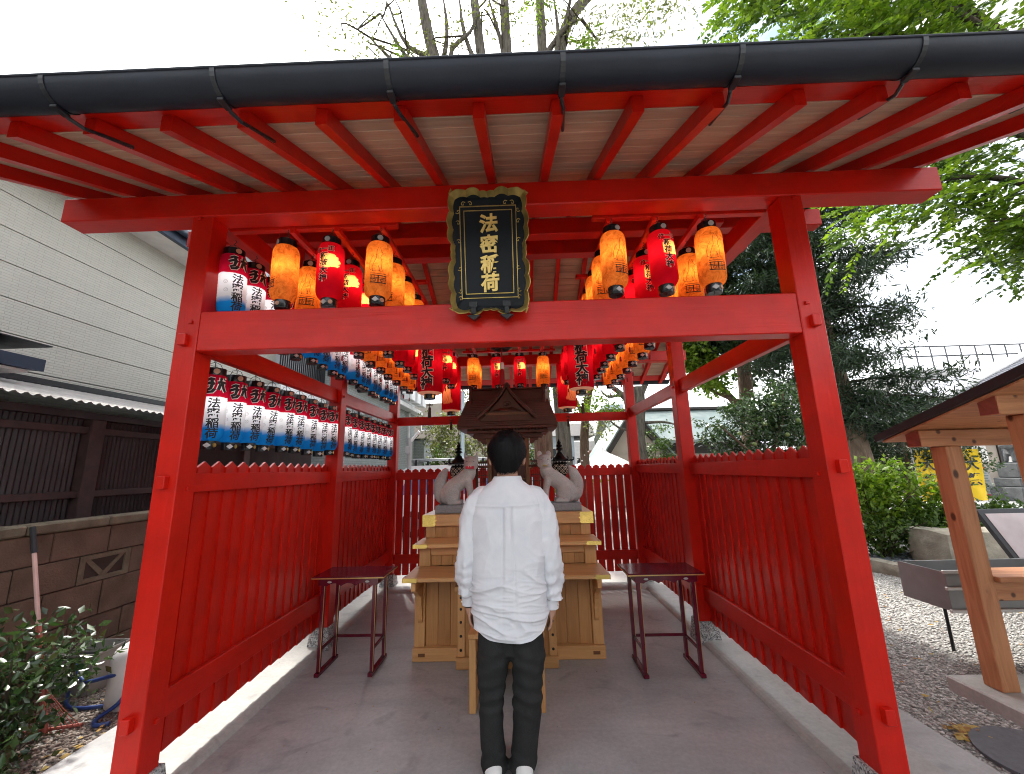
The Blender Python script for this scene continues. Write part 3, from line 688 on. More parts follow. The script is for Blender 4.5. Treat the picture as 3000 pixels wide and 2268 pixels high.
for sx in (-1, 1):
    for zz, xx, fl in ((.60, .105, 1), (.60, .12, -1), (.545, .172, 1), (.50, .172, -1), (.40, .17, -1), (.24, .168, 1), (.12, .168, 1), (.095, .168, -1)):
        o = add('curl', cm, plq, (sx*xx, -.0135, zz)); o.scale = (-sx*fl if zz > .58 else -sx, 1, fl if zz < .58 else -1)
    b = part('bracket', join(box(sx*.088-.013, sx*.088+.013, -.062, .012, -.005, .055, .003), prism([(sx*.088-.034, -.008), (sx*.088+.034, -.008), (sx*.088, -.034)], -.05, .02, 'Y'), box(sx*.088-.02, sx*.088+.02, -.066, -.058, .03, .06, .002)), M_BLACKMETAL, plq)

# ------------------------------------------------------------------ stepped wooden altar
HW0, HW1 = (.50,.245,.085), (.66,.37,.15)
def hin(ax): return wood('altar_cypress', HW0, HW1, ax, .42, .8, 10.0, .45)
M_HPANEL = wood('altar_panel', (.40,.185,.06), (.55,.275,.10), 'z', .45, .9, 12.0)
M_BRASS = plain('polished_brass', (.62,.44,.13), .14, 1.0, .25, 5, .07, 9)
alt = thing('offering_altar', (-.022, 2.2, 0), 'stepped cypress altar with brass corner fittings under the small shrine', 'altar')
AX = .785
def al(name, x0, x1, y0, y1, z0, z1, m, c=.004, par=None): return part(name, box(x0, x1, y0-2.2, y1-2.2, z0, z1, c), m, par or alt)
pl = al('plinth', -AX, AX, 1.54, 2.95, .002, .102, hin('x'))
for s in (-1, 1): al('end_block', s*.71-.028, s*.71+.028, 1.5385, 1.56, .038, .064, wood('end_grain', (.16,.06,.02), (.24,.1,.04), 'x'), .001, pl)
al('core', -AX+.03, AX-.03, 1.60, 2.93, .10, .67, M_HPANEL, .002)
xs = [-.69, -.586, -.483, -.38, -.276, -.172, -.069, .069, .172, .276, .38, .483, .586, .69]
for a, b in zip(xs[:-1], xs[1:]): al('panel_board', a+.0012, b-.0012, 1.585, 1.60, .103, .62, M_HPANEL, .002)
for s in (-1, 1): al('stile', s*.735-.044, s*.735+.044, 1.56, 1.66, .103, .667, hin('z'))
al('rail', -.69, .69, 1.568, 1.60, .62, .667, hin('x'))
t1 = al('lower_shelf', -.806, .806, 1.27, 1.68, .668, .698, hin('x'))
cor = prism([(1.56-2.2, .30), (1.56-2.2, .667), (1.29-2.2, .667), (1.29-2.2, .60), (1.36-2.2, .575), (1.42-2.2, .53), (1.46-2.2, .52), (1.485-2.2, .47), (1.51-2.2, .40), (1.525-2.2, .315), (1.54-2.2, .29)], -.017, .017, 'X')
cor_me = mesh('corbel', cor, hin('y')); fix_normals(cor_me)
for x in (-.725, -.30, .30, .725): add('corbel', cor_me, alt, (x, 0, 0))
al('middle_tier', -.775, .775, 1.70, 2.93, .699, .868, M_HPANEL, .002)
for s in (-1, 1): al('stile', s*.725-.05, s*.725+.05, 1.66, 1.70, .699, .868, hin('z'))
al('rail', -.674, .674, 1.664, 1.70, .79, .868, hin('x'))
for a, b in zip(xs[:-1], xs[1:]): al('panel_board', max(-.673, a+.0012), min(.673, b-.0012), 1.686, 1.70, .7, .789, M_HPANEL, .002)
t2 = al('middle_shelf', -.804, .804, 1.55, 1.92, .869, .899, hin('x'))
al('upper_tier', -.77, .77, 1.93, 2.93, .90, 1.006, M_HPANEL, .002)
for s in (-1, 1): al('stile', s*.73-.045, s*.73+.045, 1.90, 1.93, .90, 1.006, hin('z'))
for a, b in zip(xs[:-1], xs[1:]): al('panel_board', a+.0012, b-.0012, 1.913, 1.93, .90, 1.005, M_HPANEL, .002)
t3 = al('top_board', -.80, .80, 1.86, 2.95, 1.007, 1.108, hin('x'))
def fitting(par, x0, y0, z0, z1, ln, dep, s):
    # wrap-around brass corner with a notched inner end
    e = .0016
    P = [(0, z0), (ln, z0), (ln+.012, z0+(z1-z0)*.2), (ln+.004, z0+(z1-z0)*.38), (ln+.022, z0+(z1-z0)*.5), (ln+.004, z0+(z1-z0)*.62), (ln+.012, z0+(z1-z0)*.8), (ln, z1), (0, z1)]
    pts = [(x0 - s*u, w) for u, w in P]
    part('brass_fitting', prism(pts, y0-2.2-e, y0-2.2+.004, 'Y'), M_BRASS, par)
    part('brass_fitting', box(min(x0-s*.002, x0+s*e), max(x0-s*.002, x0+s*e), y0-2.2-e, y0-2.2+dep, z0, z1), M_BRASS, par)
for s in (-1, 1):
    fitting(t1, s*.8062, 1.27, .667, .6992, .105, .09, s); fitting(t2, s*.8042, 1.55, .868, .9002, .115, .09, s); fitting(t3, s*.8002, 1.86, 1.006, 1.1092, .115, .14, s)
# offering box in front of the altar and the low stand behind the man
ob = thing('offering_box', (-.03, 1.5, 0), 'wide cypress offering box with black studs in front of the altar', 'offering box')
def obp(name, x0, x1, y0, y1, z0, z1, m, c=.003): return part(name, box(x0, x1, y0-1.5, y1-1.5, z0, z1, c), m, ob)
obp('base', -.40, .40, 1.40, 1.545, .002, .085, hin('x')); obp('front_board', -.335, .335, 1.425, 1.45, .086, .54, M_HPANEL)
for s in (-1, 1): obp('corner_post', s*.36-.03, s*.36+.03, 1.412, 1.535, .086, .56, hin('z'))
stud = mesh('stud', ball((0, 0, 0), (.0105, .009, .0105), 10, 6), M_BLACKMETAL, True)
for s in (-1, 1):
    for z in (.135, .235, .335, .43, .515): add('stud', stud, ob, (s*.362, 1.409-1.5, z))
obp('top_rim', -.41, .41, 1.395, 1.54, .561, .60, hin('x'))
st = thing('wooden_stand', (-.008, 1.0, 0), 'plain low wooden stand with two wide side boards behind the man', 'stand')
for s in (-1, 1): part('side_board', box(s*.222-.022, s*.222+.022, -.175, .34, .002, .43, .003), wood('stand_wood', HW0, HW1, 'z', .5), st)
part('cross_board', box(-.199, .199, .18, .21, .20, .40, .003), wood('stand_wood', HW0, HW1, 'x', .5), st); part('top_board', box(-.25, .25, -.18, .35, .431, .46, .003), wood('stand_wood', HW0, HW1, 'y', .5), st)

# ------------------------------------------------------------------ small shrine on the altar
SB0, SB1 = (.075,.02,.011), (.135,.038,.019)
def shw(ax): return wood('shrine_stained_wood', SB0, SB1, ax, .45, 1.0, 12.0)
M_SPOST = wood('shrine_post', (.17,.07,.028), (.25,.11,.045), 'z', .5)
sh = thing('small_shrine', (-.02, 2.55, 1.108), 'small dark wooden shrine with shingled gable roof on the altar', 'shrine')
def sp(name, vf, m, par=None, smooth=False): return part(name, vf, m, par or sh, smooth)
sp('floor', box(-.36, .36, -.24, .26, .10, .13, .004), shw('x')); sp('plinth', box(-.33, .33, -.2, .24, .001, .099, .004), shw('x'))
for x in (-.212, .212):
    for y in (-.1, .2): sp('post', box(x-.022, x+.022, y-.022, y+.022, .131, .80, .003), M_SPOST)
sp('back_wall', box(-.19, .19, .19, .2, .131, .80), shw('x'))
for s in (-1, 1):
    d = sp('door', box(s*.097-.09, s*.097+.09, .0, .012, .17, .74, .003), shw('z'))
    for zz in (.3, .45, .6): sp('door_bar', box(s*.097-.088, s*.097+.088, -.006, -.0005, zz-.008, zz+.008), M_SPOST, d)
    w = sp('lattice_panel', box(s*.30-.056, s*.30+.056, -.012, .0, .48, .50), shw('x'))
    for k in range(5): sp('lattice_bar', box(s*.30-.054+.022*k, s*.30-.046+.022*k, -.011, -.001, .2, .479), shw('z'), w)
    for zz in (.2, .27, .34, .41): sp('lattice_bar', box(s*.30-.056, s*.30+.056, -.0155, -.0115, zz, zz+.007), shw('x'), w)
    sp('side_post', box(s*.365-.012, s*.365+.012, -.02, .01, .131, .56), shw('z'))
    sp('railing', tube([(s*.22, -.12, .44), (s*.32, -.12, .44), (s*.38, -.12, .455), (s*.43, -.12, .50), (s*.445, -.12, .535)], [.013, .013, .012, .009, .005], 8), shw('x'), None, True)
    sp('carved_bracket', prism([(s*.24, .80), (s*.34, .80), (s*.40, .78), (s*.385, .755), (s*.345, .75), (s*.335, .72), (s*.30, .715), (s*.29, .69), (s*.24, .68)], -.12, -.09, 'Y'), shw('x'))
sp('lintel', box(-.38, .38, -.13, -.08, .745, .80, .003), shw('x'))
sp('purlin', box(-.45, .45, -.2, .24, .80, .83, .003), shw('x'))
den = mesh('dentil', box(-.008, .008, -.012, .012, -.014, .0), shw('z'))
for k in range(25): add('dentil', den, sh, (-.432+.036*k, -.213, .842))
eb = sp('eave_board', box(-.545, .545, -.27, .30, .843, .873, .004), shw('x'))
ncs = 14
for i in range(ncs):
    t = i/(ncs-1); zz = .874 + .30*t; yy = -.275 + .20*t + .05*t*t; hx = .548 - .075*t + .012*t*(1-t)
    sp('shingle_course', rot(box(-hx, hx, yy, .30-.18*t, zz, zz+.0235, .003), 'X', .0), shw('x'))
rb_ = sp('roof_ridge', box(-.425, .425, -.03, .09, 1.195, 1.315, .006), shw('x'))
sp('ridge_cap', box(-.435, .435, -.045, .105, 1.316, 1.335, .004), shw('x'), rb_)
for s in (-1, 1): sp('ridge_end', join(box(s*.425-.018, s*.425+.018, -.06, .12, 1.15, 1.345, .006), box(s*.425-.03, s*.425+.03, -.05, .11, 1.345, 1.36, .004)), shw('z'), rb_)
# central dormer gable with concave barge boards
def bar(t): return (.33*t**.82, 1.335 - .36*(t**.62))
L = [bar(i/16) for i in range(17)]
for s in (-1, 1):
    P = [(s*x, z) for x, z in L] + [(s*(x*.96), z-.034-.012*x) for x, z in L[::-1]]
    g = sp('barge_board', prism(P, -.31, -.285, 'Y'), shw('x'))
    top = [(s*x, z) for x, z in L]; V = []; Fq = []
    for x, z in top: V += [(x, -.335, z+.012), (x, -.05, z+.012), (x, -.335, z+.0005), (x, -.05, z+.0005)]
    for i in range(16): a = 4*i; Fq += [(a, a+4, a+5, a+1), (a+2, a+3, a+7, a+6), (a, a+2, a+6, a+4)]
    sp('gable_roof', (V, Fq), shw('y'))
sp('gable_infill', prism([(-x*.9, z-.05) for x, z in L[::-1]] + [(x*.9, z-.05) for x, z in L[1:]] , -.27, -.262, 'Y'), wood('shrine_mid', (.09,.032,.016), (.14,.05,.024), 'x'))
sp('gable_beam', box(-.24, .24, -.279, -.2705, .99, 1.015), M_SPOST)
sp('gable_carving', join(tube([(.0+.05*math.cos(a)*(1-a/9), -.275, 1.10+.04*math.sin(a)*(1-a/9)) for a in [k*.45 for k in range(16)]], .008, 6), prism([(-.16, 1.03), (.16, 1.03), (.06, 1.065), (-.06, 1.065)], -.284, -.271, 'Y')), shw('x'), None, True)
sp('gable_finial', join(lathe([(.03, 1.31), (.036, 1.335), (.03, 1.36), (.022, 1.375), (.024, 1.39), (.01, 1.405)], 10)), shw('z'), None, 40)

# ------------------------------------------------------------------ two stone foxes
def m_stone():
    t = NT('carved_granite'); v = t.coord('Object'); a = t.noise(v, 240, 2, .7); b = t.noise(v, 7, 4)
    c = t.ramp(a, [(.3, (.30,.28,.265)), (.5, (.48,.455,.43)), (.72, (.62,.60,.575))]); c = t.mix(1.0, c, t.ramp(b, [(.3, .82), (.7, 1.1)]), 'MULTIPLY')
    return t.done(t.bsdf(c, .85, 0, t.bump(a, .3, .003), .25))
M_STONE = m_stone(); M_PLINTH = plain('grey_plinth_stone', (.25,.25,.255), .8, 0, .2, 60, .2, 120); M_MOUTH = plain('red_mouth', (.55,.02,.05), .5); M_TOOTH = plain('pale_tooth', (.6,.55,.5), .6); M_JEWEL = plain('ochre_jewel', (.5,.4,.14), .5)
def capsule(a, b, ra, rb, n=14):
    a, b = Vector(a), Vector(b); d = b-a; pts, rad = [], []
    for k in range(5): t = math.pi/2*(1-k/4); pts.append(a - d.normalized()*ra*math.sin(t)); rad.append(max(.002, ra*math.cos(t)))
    for k in range(1, 4): pts.append(a + d*(k/4)); rad.append(ra+(rb-ra)*k/4)
    for k in range(5): t = math.pi/2*k/4; pts.append(b + d.normalized()*rb*math.sin(t)); rad.append(max(.002, rb*math.cos(t)))
    return tube(pts, rad, n)
def spline(pts, rad, n=14, sub=5):
    P, R = [], []
    for i in range(len(pts)-1):
        p0 = Vector(pts[max(0, i-1)]); p1 = Vector(pts[i]); p2 = Vector(pts[i+1]); p3 = Vector(pts[min(len(pts)-1, i+2)])
        for k in range(sub):
            t = k/sub; P.append(.5*((2*p1)+(p2-p0)*t+(2*p0-5*p1+4*p2-p3)*t*t+(3*p1-p0-3*p2+p3)*t**3)); R.append(rad[i]+(rad[i+1]-rad[i])*(t*t*(3-2*t)))
    P.append(Vector(pts[-1])); R.append(rad[-1]); return tube(P, R, n)
def organic(name, vf, mat, parent, voxel, smooth_it=6):
    o = add(name, mesh(name, vf, mat, True), parent)
    r = o.modifiers.new('remesh', 'REMESH'); r.mode = 'VOXEL'; r.voxel_size = voxel; r.use_smooth_shade = True
    s = o.modifiers.new('smooth', 'SMOOTH'); s.factor = .5; s.iterations = smooth_it; return o
def fox(name_label, loc, m, right):
    t = thing('fox_statue', loc, name_label, 'statue', 'stone foxes guarding the shrine')
    part('plinth', box(-.19, .19, -.13, .13, .001, .074, .004), M_PLINTH, t)
    z = .073
    def q(p): return (m*p[0], p[1], p[2]+z)
    P = [spline([q((-.085,.0,.10)), q((-.03,.0,.17)), q((.055,0,.235)), q((.115,0,.29)), q((.135,-.005,.36))], [.085,.085,.08,.073,.06]),
         ball(q((-.075,.0,.085)), (.10,.08,.09), 18, 12),
         ball(q((-.045,-.055,.10)), (.082,.045,.098), 18, 12), ball(q((-.045,.055,.10)), (.082,.045,.098), 18, 12),
         capsule(q((-.06,-.065,.024)), q((.035,-.07,.022)), .028, .024), capsule(q((-.06,.065,.024)), q((.035,.07,.022)), .028, .024),
         spline([q((.11,-.04,.24)), q((.135,-.042,.13)), q((.14,-.042,.03))], [.042,.03,.027]), spline([q((.11,.04,.24)), q((.135,.042,.13)), q((.14,.042,.03))], [.042,.03,.027]),
         capsule(q((.135,-.05,.02)), q((.175,-.055,.018)), .026, .022), capsule(q((.135,.045,.02)), q((.175,.05,.018)), .026, .022),
         spline([q((-.12,.03,.035)), q((-.172,.035,.09)), q((-.178,.035,.19)), q((-.15,.035,.28)), q((-.105,.03,.355))], [.05,.06,.066,.052,.012]),
         ball(q((.145,-.01,.405)), (.074,.07,.068), 18, 12), ball(q((.145,-.07,.38)), (.052,.046,.038), 16, 10), ball(q((.145,-.04,.368)), (.074,.045,.04), 16, 10)]
    for e in (-1, 1):
        ex, ez = .145+e*.046, .455
        if right: P.append(ball(q((ex, .005, ez+.014)), (.03,.018,.044), 14, 9))
        else: P.append(loft([[q((ex+e*.004+.024*math.cos(a), .0+.016*math.sin(a), ez-.012)) for a in [k*math.pi/5 for k in range(10)]], [q((ex+e*.012+.017*math.cos(a), .0+.012*math.sin(a), ez+.025)) for a in [k*math.pi/5 for k in range(10)]], [q((ex+e*.02+.004*math.cos(a), .0+.004*math.sin(a), ez+.062)) for a in [k*math.pi/5 for k in range(10)]]]))
    organic('body', join(*P), M_STONE, t, .0062, 5)
    hx = m*.145
    if not right:
        mo = part('mouth', box(hx-.042, hx+.042, -.117, -.085, z+.345, z+.372, .004), M_MOUTH, t)
        for k in (-1, 1): part('tooth', box(hx+k*.012-.004, hx+k*.012+.004, -.119, -.1, z+.362, z+.376, .001), M_TOOTH, mo)
    else: part('jewel', ball((hx, -.104, z+.362), (.024,.014,.010), 14, 8), M_JEWEL, t, True)
    for k in (-1, 1): part('eye', ball((hx+k*.034, -.072, z+.418), (.009,.005,.005), 10, 6), M_PLINTH, t, True)
fox('grey stone fox with open red mouth on the left of the altar top', (-.535, 2.09, 1.109), 1, False)
fox('grey stone fox with closed mouth and round ears on the right of the altar top', (.50, 2.09, 1.109), -1, True)

# ------------------------------------------------------------------ bronze hanging lanterns behind the foxes
M_BRONZE = plain('black_bronze', (.012,.013,.013), .4, .6, .3); M_GLOWTONE = plain('painted_glow_cream', (.75,.6,.45), .7)  # pale cream puts the lit interior's glow into the scrolls' colour
def bronze(loc, label):
    t = thing('bronze_lantern', loc, label, 'lantern', 'black bronze lanterns beside the shrine'); t.scale = (1.12, 1.12, 1.15)
    part('finial', lathe([(.006,.215),(.01,.2),(.022,.182),(.012,.17),(.03,.158),(.034,.15),(.014,.142),(.034,.128),(.04,.12),(.016,.112),(.014,.10),(.03,.088),(.036,.075),(.05,.055),(.085,.03),(.105,.022),(.105,.012),(.04,.012)][::-1], 12), M_BRONZE, t, 30)
    for k in range(6):
        a = k*math.pi/3; c, s = math.cos(a), math.sin(a)
        part('roof_curl', tube([(c*r, s*r, z) for r, z in ((.09,.024),(.115,.02),(.132,.026),(.138,.04),(.13,.05),(.122,.044))], [.008,.008,.007,.006,.005,.003], 6), M_BRONZE, t, True)
    gl = part('globe', lathe([(.035,.01),(.06,.006),(.078,-.02),(.084,-.055),(.078,-.09),(.055,-.12),(.04,-.128),(.05,-.135),(.05,-.145),(.03,-.15)][::-1], 18), M_BRONZE, t, True)
    sc = [(math.cos(a)*(.003+.0026*a), math.sin(a)*(.003+.0026*a)) for a in [k*.6 for k in range(11)]]
    def on(x, z): 
        r = math.sqrt(max(1e-6, .086**2 - z*z*.8)); a = x/r; return (r*math.sin(a), -r*math.cos(a), z-.055)
    for i in range(5):
        for j in range(3):
            part('scroll_inlay', tube([on(-.058+.029*i + (x if (i+j) % 2 else -x), -.03+.029*j+z) for x, z in sc], .0026, 5), M_GLOWTONE, gl, True)
    part('bead_ring', join(*[ball((.092*math.cos(a), .092*math.sin(a), .006), .006, 8, 5) for a in [k*math.pi/10 for k in range(20)]]), M_LED, gl, True)['kind'] = 'stuff'
    part('chain', tube([(0,0,.215),(0,0,.38)], .0022, 5), M_BRONZE, t)
bronze((-.555, 2.33, 1.565), 'black bronze openwork lantern hanging behind the red mouthed fox')
bronze((.535, 2.33, 1.572), 'black bronze openwork lantern hanging behind the closed mouth fox')
for s, x in ((-1, -.105), (1, .075)):
    v = thing('paper_streamer', (x, 2.10, 1.11), f"small white folded paper streamer on a stick {'left' if s < 0 else 'right'} of the man's collar", 'streamer', 'folded paper streamers')
    part('stick', box(-.006, .006, -.006, .006, 0, .3), hin('z'), v)
    for k in range(3): part('paper_fold', rot(box(-.02+.008*k*s, .012+.008*k*s, -.009, -.0075, .22-.045*k, .27-.045*k), 'Y', s*.5, (0, 0, .25-.04*k)), M_LED, v)

# ------------------------------------------------------------------ lacquered side tables
def m_lacq():
    t = NT('wine_lacquer'); v = t.coord('Object'); c = t.ramp(t.noise(v, 5, 3), [(.3, (.09,.005,.016)), (.7, (.12,.007,.021))]); return t.done(t.bsdf(c, .16, 0, None, .5))
M_LACQ = m_lacq(); M_GILT = plain('gilt_edge', (.62,.42,.16), .35, .7, .1)
def side_table(loc, label):
    t = thing('lacquer_table', loc, label, 'table', 'wine lacquer tables beside the altar')
    hx, hy, Z = .285, .175, .715
    part('table_top', box(-hx, hx, -hy, hy, Z-.014, Z, .004), M_LACQ, t)
    part('gilt_edge', join(box(-hx-.003, hx+.003, -hy-.003, -hy+.001, Z-.016, Z-.008), box(-hx-.003, hx+.003, hy-.001, hy+.003, Z-.016, Z-.008), box(-hx-.003, -hx+.001, -hy+.001, hy-.001, Z-.016, Z-.008), box(hx-.001, hx+.003, -hy+.001, hy-.001, Z-.016, Z-.008)), M_GILT, t)
    ap = [(-.235, Z-.015), (.235, Z-.015), (.235, Z-.065), (.17, Z-.072)] + [(.17-.34*k/24, Z-.072+.022*abs(math.sin(math.pi*3*k/24))) for k in range(1, 24)] + [(-.17, Z-.072), (-.235, Z-.065)]
    for y in (-.15, .15):
        a = part('apron', prism(ap, y-.009, y+.009, 'Y'), M_LACQ, t)
        if y < 0:
            for s in (-1, 1): part('mount', ball((s*.15, y-.010, Z-.042), (.018,.004,.008), 10, 6), M_SILV, a, True)
    for s in (-1, 1): part('side_apron', box(s*.225-.009, s*.225+.009, -.141, .141, Z-.065, Z-.015), M_LACQ, t)
    for sx in (-1, 1):
        for sy in (-1, 1):
            l = part('leg', loft([[(sx*(.205+.0)+dx*w, sy*.135+dy*w, zz) for dx, dy in ((-1,-1),(1,-1),(1,1),(-1,1))] for zz, w in ((.032,.0125),(.3,.013),(Z-.03,.0145))]), M_LACQ, t)
            part('gilt_line', box(sx*.205+.011, sx*.205+.0145, sy*.135-.015, sy*.135-.011, .034, Z-.07), M_GILT, l)
        f = part('foot_rail', box(sx*.205-.019, sx*.205+.019, -.172, .172, .004, .031, .004), M_LACQ, t)
        part('side_stretcher', box(sx*.205-.007, sx*.205+.007, -.121, .121, .172, .19), M_LACQ, t)
    part('stretcher', box(-.192, .192, .127, .142, .172, .19), M_LACQ, t)
side_table((-1.27, 1.475, 0), 'dark wine lacquer side table with gilt edges left of the altar')
side_table((1.192, 1.385, 0), 'dark wine lacquer side table with gilt edges right of the altar')
# ------------------------------------------------------------------ the man with his back to us
from mathutils import noise as mn
def nz(x, y, z=0.0): return mn.noise(Vector((x, y, z)))
def m_cotton():
    t = NT('white_cotton'); v = t.coord('Object'); a = t.noise(v, 9, 5, .6, .6); w = t.noise(t.coord('Object', (1, 1, .35)), 30, 4, .6)
    c = t.ramp(a, [(.3, (.74,.75,.79)), (.7, (.83,.83,.85))])
    s1 = t.bsdf(c, .8, 0, t.bump(t.math('ADD', t.math('MULTIPLY', w, .6), a), .25, .012), .2)
    tr = t.n('ShaderNodeBsdfTranslucent', {'Color': (.8,.8,.82,1)}).outputs[0]
    return t.done(t.n('ShaderNodeMixShader', {0: .12, 1: s1, 2: tr}).outputs[0])
def m_denim():
    t = NT('charcoal_denim'); v = t.coord('Object'); a = t.noise(v, 6, 4); f = t.noise(t.coord('Object', (1,1,.3)), 420, 2)
    c = t.ramp(a, [(.3, (.018,.018,.018)), (.7, (.034,.034,.033))]); c = t.mix(.35, c, t.ramp(f, [(.3, .008), (.7, .04)]))
    return t.done(t.bsdf(c, .85, 0, t.bump(f, .3, .002), .2))
def m_skin():
    t = NT('skin'); v = t.coord('Object'); c = t.ramp(t.noise(v, 18, 4), [(.3, (.42,.22,.15)), (.7, (.52,.30,.21))])
    return t.done(t.bsdf(c, .5, 0, t.bump(t.noise(v, 160, 3), .1, .002), .4, **{'Subsurface Weight': .12, 'Subsurface Radius': (.01,.004,.002)}))
def m_hair():
    t = NT('black_hair'); v = t.coord('Object', (1,1,.25)); n1 = t.noise(v, 150, 3); c = t.ramp(n1, [(.3, (.002,.002,.003)), (.7, (.007,.0065,.007))]); return t.done(t.bsdf(c, .55, 0, t.bump(n1, .5, .004), .18))
M_COTTON, M_DENIM, M_SKIN, M_HAIR = m_cotton(), m_denim(), m_skin(), m_hair()
man = thing('person', (.04, .325, 0), 'person in a white shirt and dark trousers standing with back turned before the altar', 'person')
def ser(th, a, b, e=2.6):
    c, s = math.cos(th), math.sin(th); return (a*math.copysign(abs(c)**(2/e), c), b*math.copysign(abs(s)**(2/e), s))
def interp(tab, z):
    for (z0, *v0), (z1, *v1) in zip(tab[:-1], tab[1:]):
        if z0 >= z >= z1:
            t = (z0-z)/(z0-z1); return [p+(q-p)*t for p, q in zip(v0, v1)]
    return list(tab[-1][1:] if z < tab[-1][0] else tab[0][1:])
# body: one continuous skin surface
bp = [ball((0, .028, 1.62), (.09,.098,.112), 24, 16), ball((0, .06, 1.55), (.06,.065,.075), 18, 12), ball((0, .128, 1.575), (.014,.022,.02), 10, 7), ball((0,.112,1.535), (.024,.02,.012), 10, 7),
      spline([(0, -.0, 1.33), (0, .002, 1.43), (0, .008, 1.50), (0, .015, 1.56)], [.06,.057,.061,.068], 20),
      spline([(0, 0, 1.40), (0, .0, 1.25), (0, 0, 1.0), (0, 0, .80), (0, 0, .72)], [.07,.085,.085,.09,.09], 20),
      capsule((-.12, .01, 1.345), (.12, .01, 1.345), .038, .038)]
for s in (-1, 1):
    bp += [ball((s*.097, .012, 1.572), (.013,.026,.036), 12, 8), ball((s*.035,.105,1.62), (.014,.012,.008), 8, 6),
           spline([(s*.14, .01, 1.34), (s*.20, -.002, 1.22), (s*.224, -.005, 1.08), (s*.226, .012, .88), (s*.222, .02, .81)], [.036,.036,.034,.028,.026]),
           spline([(s*.075, 0, .76), (-.105 if s < 0 else .085, .0, .40), (-.098 if s < 0 else .056, -.008, .07)], [.06,.042,.034])]
    hx, hy, hz = s*.222, .018, .775-(.02 if s > 0 else 0)
    bp += [spline([(s*.222, .02, .82), (hx, hy, hz), (hx-s*.004, hy+.003, hz-.03)], [.026,.03,.026])]
    bp += [ball((hx-s*.002, hy+.004, hz-.012), (.017,.04,.042), 14, 9)]
    for k, (dy, ln, r) in enumerate(((-.03,.062,.0085),(-.011,.075,.0095),(.010,.078,.0095),(.03,.07,.0092))):
        bp.append(spline([(hx, hy+dy, hz-.03), (hx-s*.003, hy+dy*1.08, hz-.03-ln*.5), (hx-s*.012, hy+dy*1.08, hz-.03-ln*.82), (hx-s*.024, hy+dy, hz-.03-ln)], [r*1.1, r, r*.95, r*.75], 10))
    bp.append(spline([(hx-s*.002, hy+.035, hz+.012), (hx-s*.012, hy+.056, hz-.018), (hx-s*.02, hy+.058, hz-.05)], [.014,.011,.0085], 10))
    fx_ = -.098 if s < 0 else .056; bp.append(capsule((fx_, -.03, .045), (fx_, .10, .035), .03, .025))
organic('body', join(*bp), M_SKIN, man, .006, 4)
# hair: a cap with a ragged short surface
def hairpt(th, ph):
    # ph 0 crown .. 1 lower edge (nape at the back, above the ears at the sides)
    back = max(0, -math.sin(th)); front = max(0, math.sin(th)); z0, rz = 1.628, .118
    if ph < .5: f = ph/.5*math.pi/2; r = math.sin(f)**.86; z = z0 + rz*math.cos(f)
    else:
        s_ = (ph-.5)/.5; zb_ = 1.585 - .088*min(1, back*1.35)**2 + .09*front; z = z0 - s_*(z0-zb_); r = 1 - (.03+.33*back**1.3)*s_**1.7
    x = .112*r*math.cos(th)*(1-.10*max(0, ph-.5)*back); y = .119*r*math.sin(th)+.014
    n1 = nz(x*26, y*26, z*20)*.005 + nz(x*70, y*70, z*60)*.003
    return x*(1+n1*9), y*(1+n1*9), z+n1
NT_, NP_ = 56, 34
V = [hairpt(2*math.pi*i/NT_, max(.012, j/NP_)) for j in range(NP_+1) for i in range(NT_)]
F = [(j*NT_+i, j*NT_+(i+1) % NT_, (j+1)*NT_+(i+1) % NT_, (j+1)*NT_+i) for j in range(NP_) for i in range(NT_)] + [tuple(range(NT_))]
hair = part('hair', (V, F), M_HAIR, man, True)
V, F = [], []
for _ in range(3800):
    th = random.uniform(0, 2*math.pi); ph = random.random()**.6
    p = Vector(hairpt(th, max(.03, ph))); q = Vector(hairpt(th+random.uniform(-.12, .12), min(1.03, max(.03, ph)+.13))); o_ = Vector((p.x, p.y-.012, (p.z-1.6)*.7)).normalized()
    side_ = (q-p).cross(o_).normalized()*.0016; tip = q + o_*random.uniform(.003, .010)
    b = len(V); V += [tuple(p-side_), tuple(p+side_), tuple(tip)]; F.append((b, b+1, b+2))
part('hair_strands', (V, F), M_HAIR, hair)['kind'] = 'stuff'
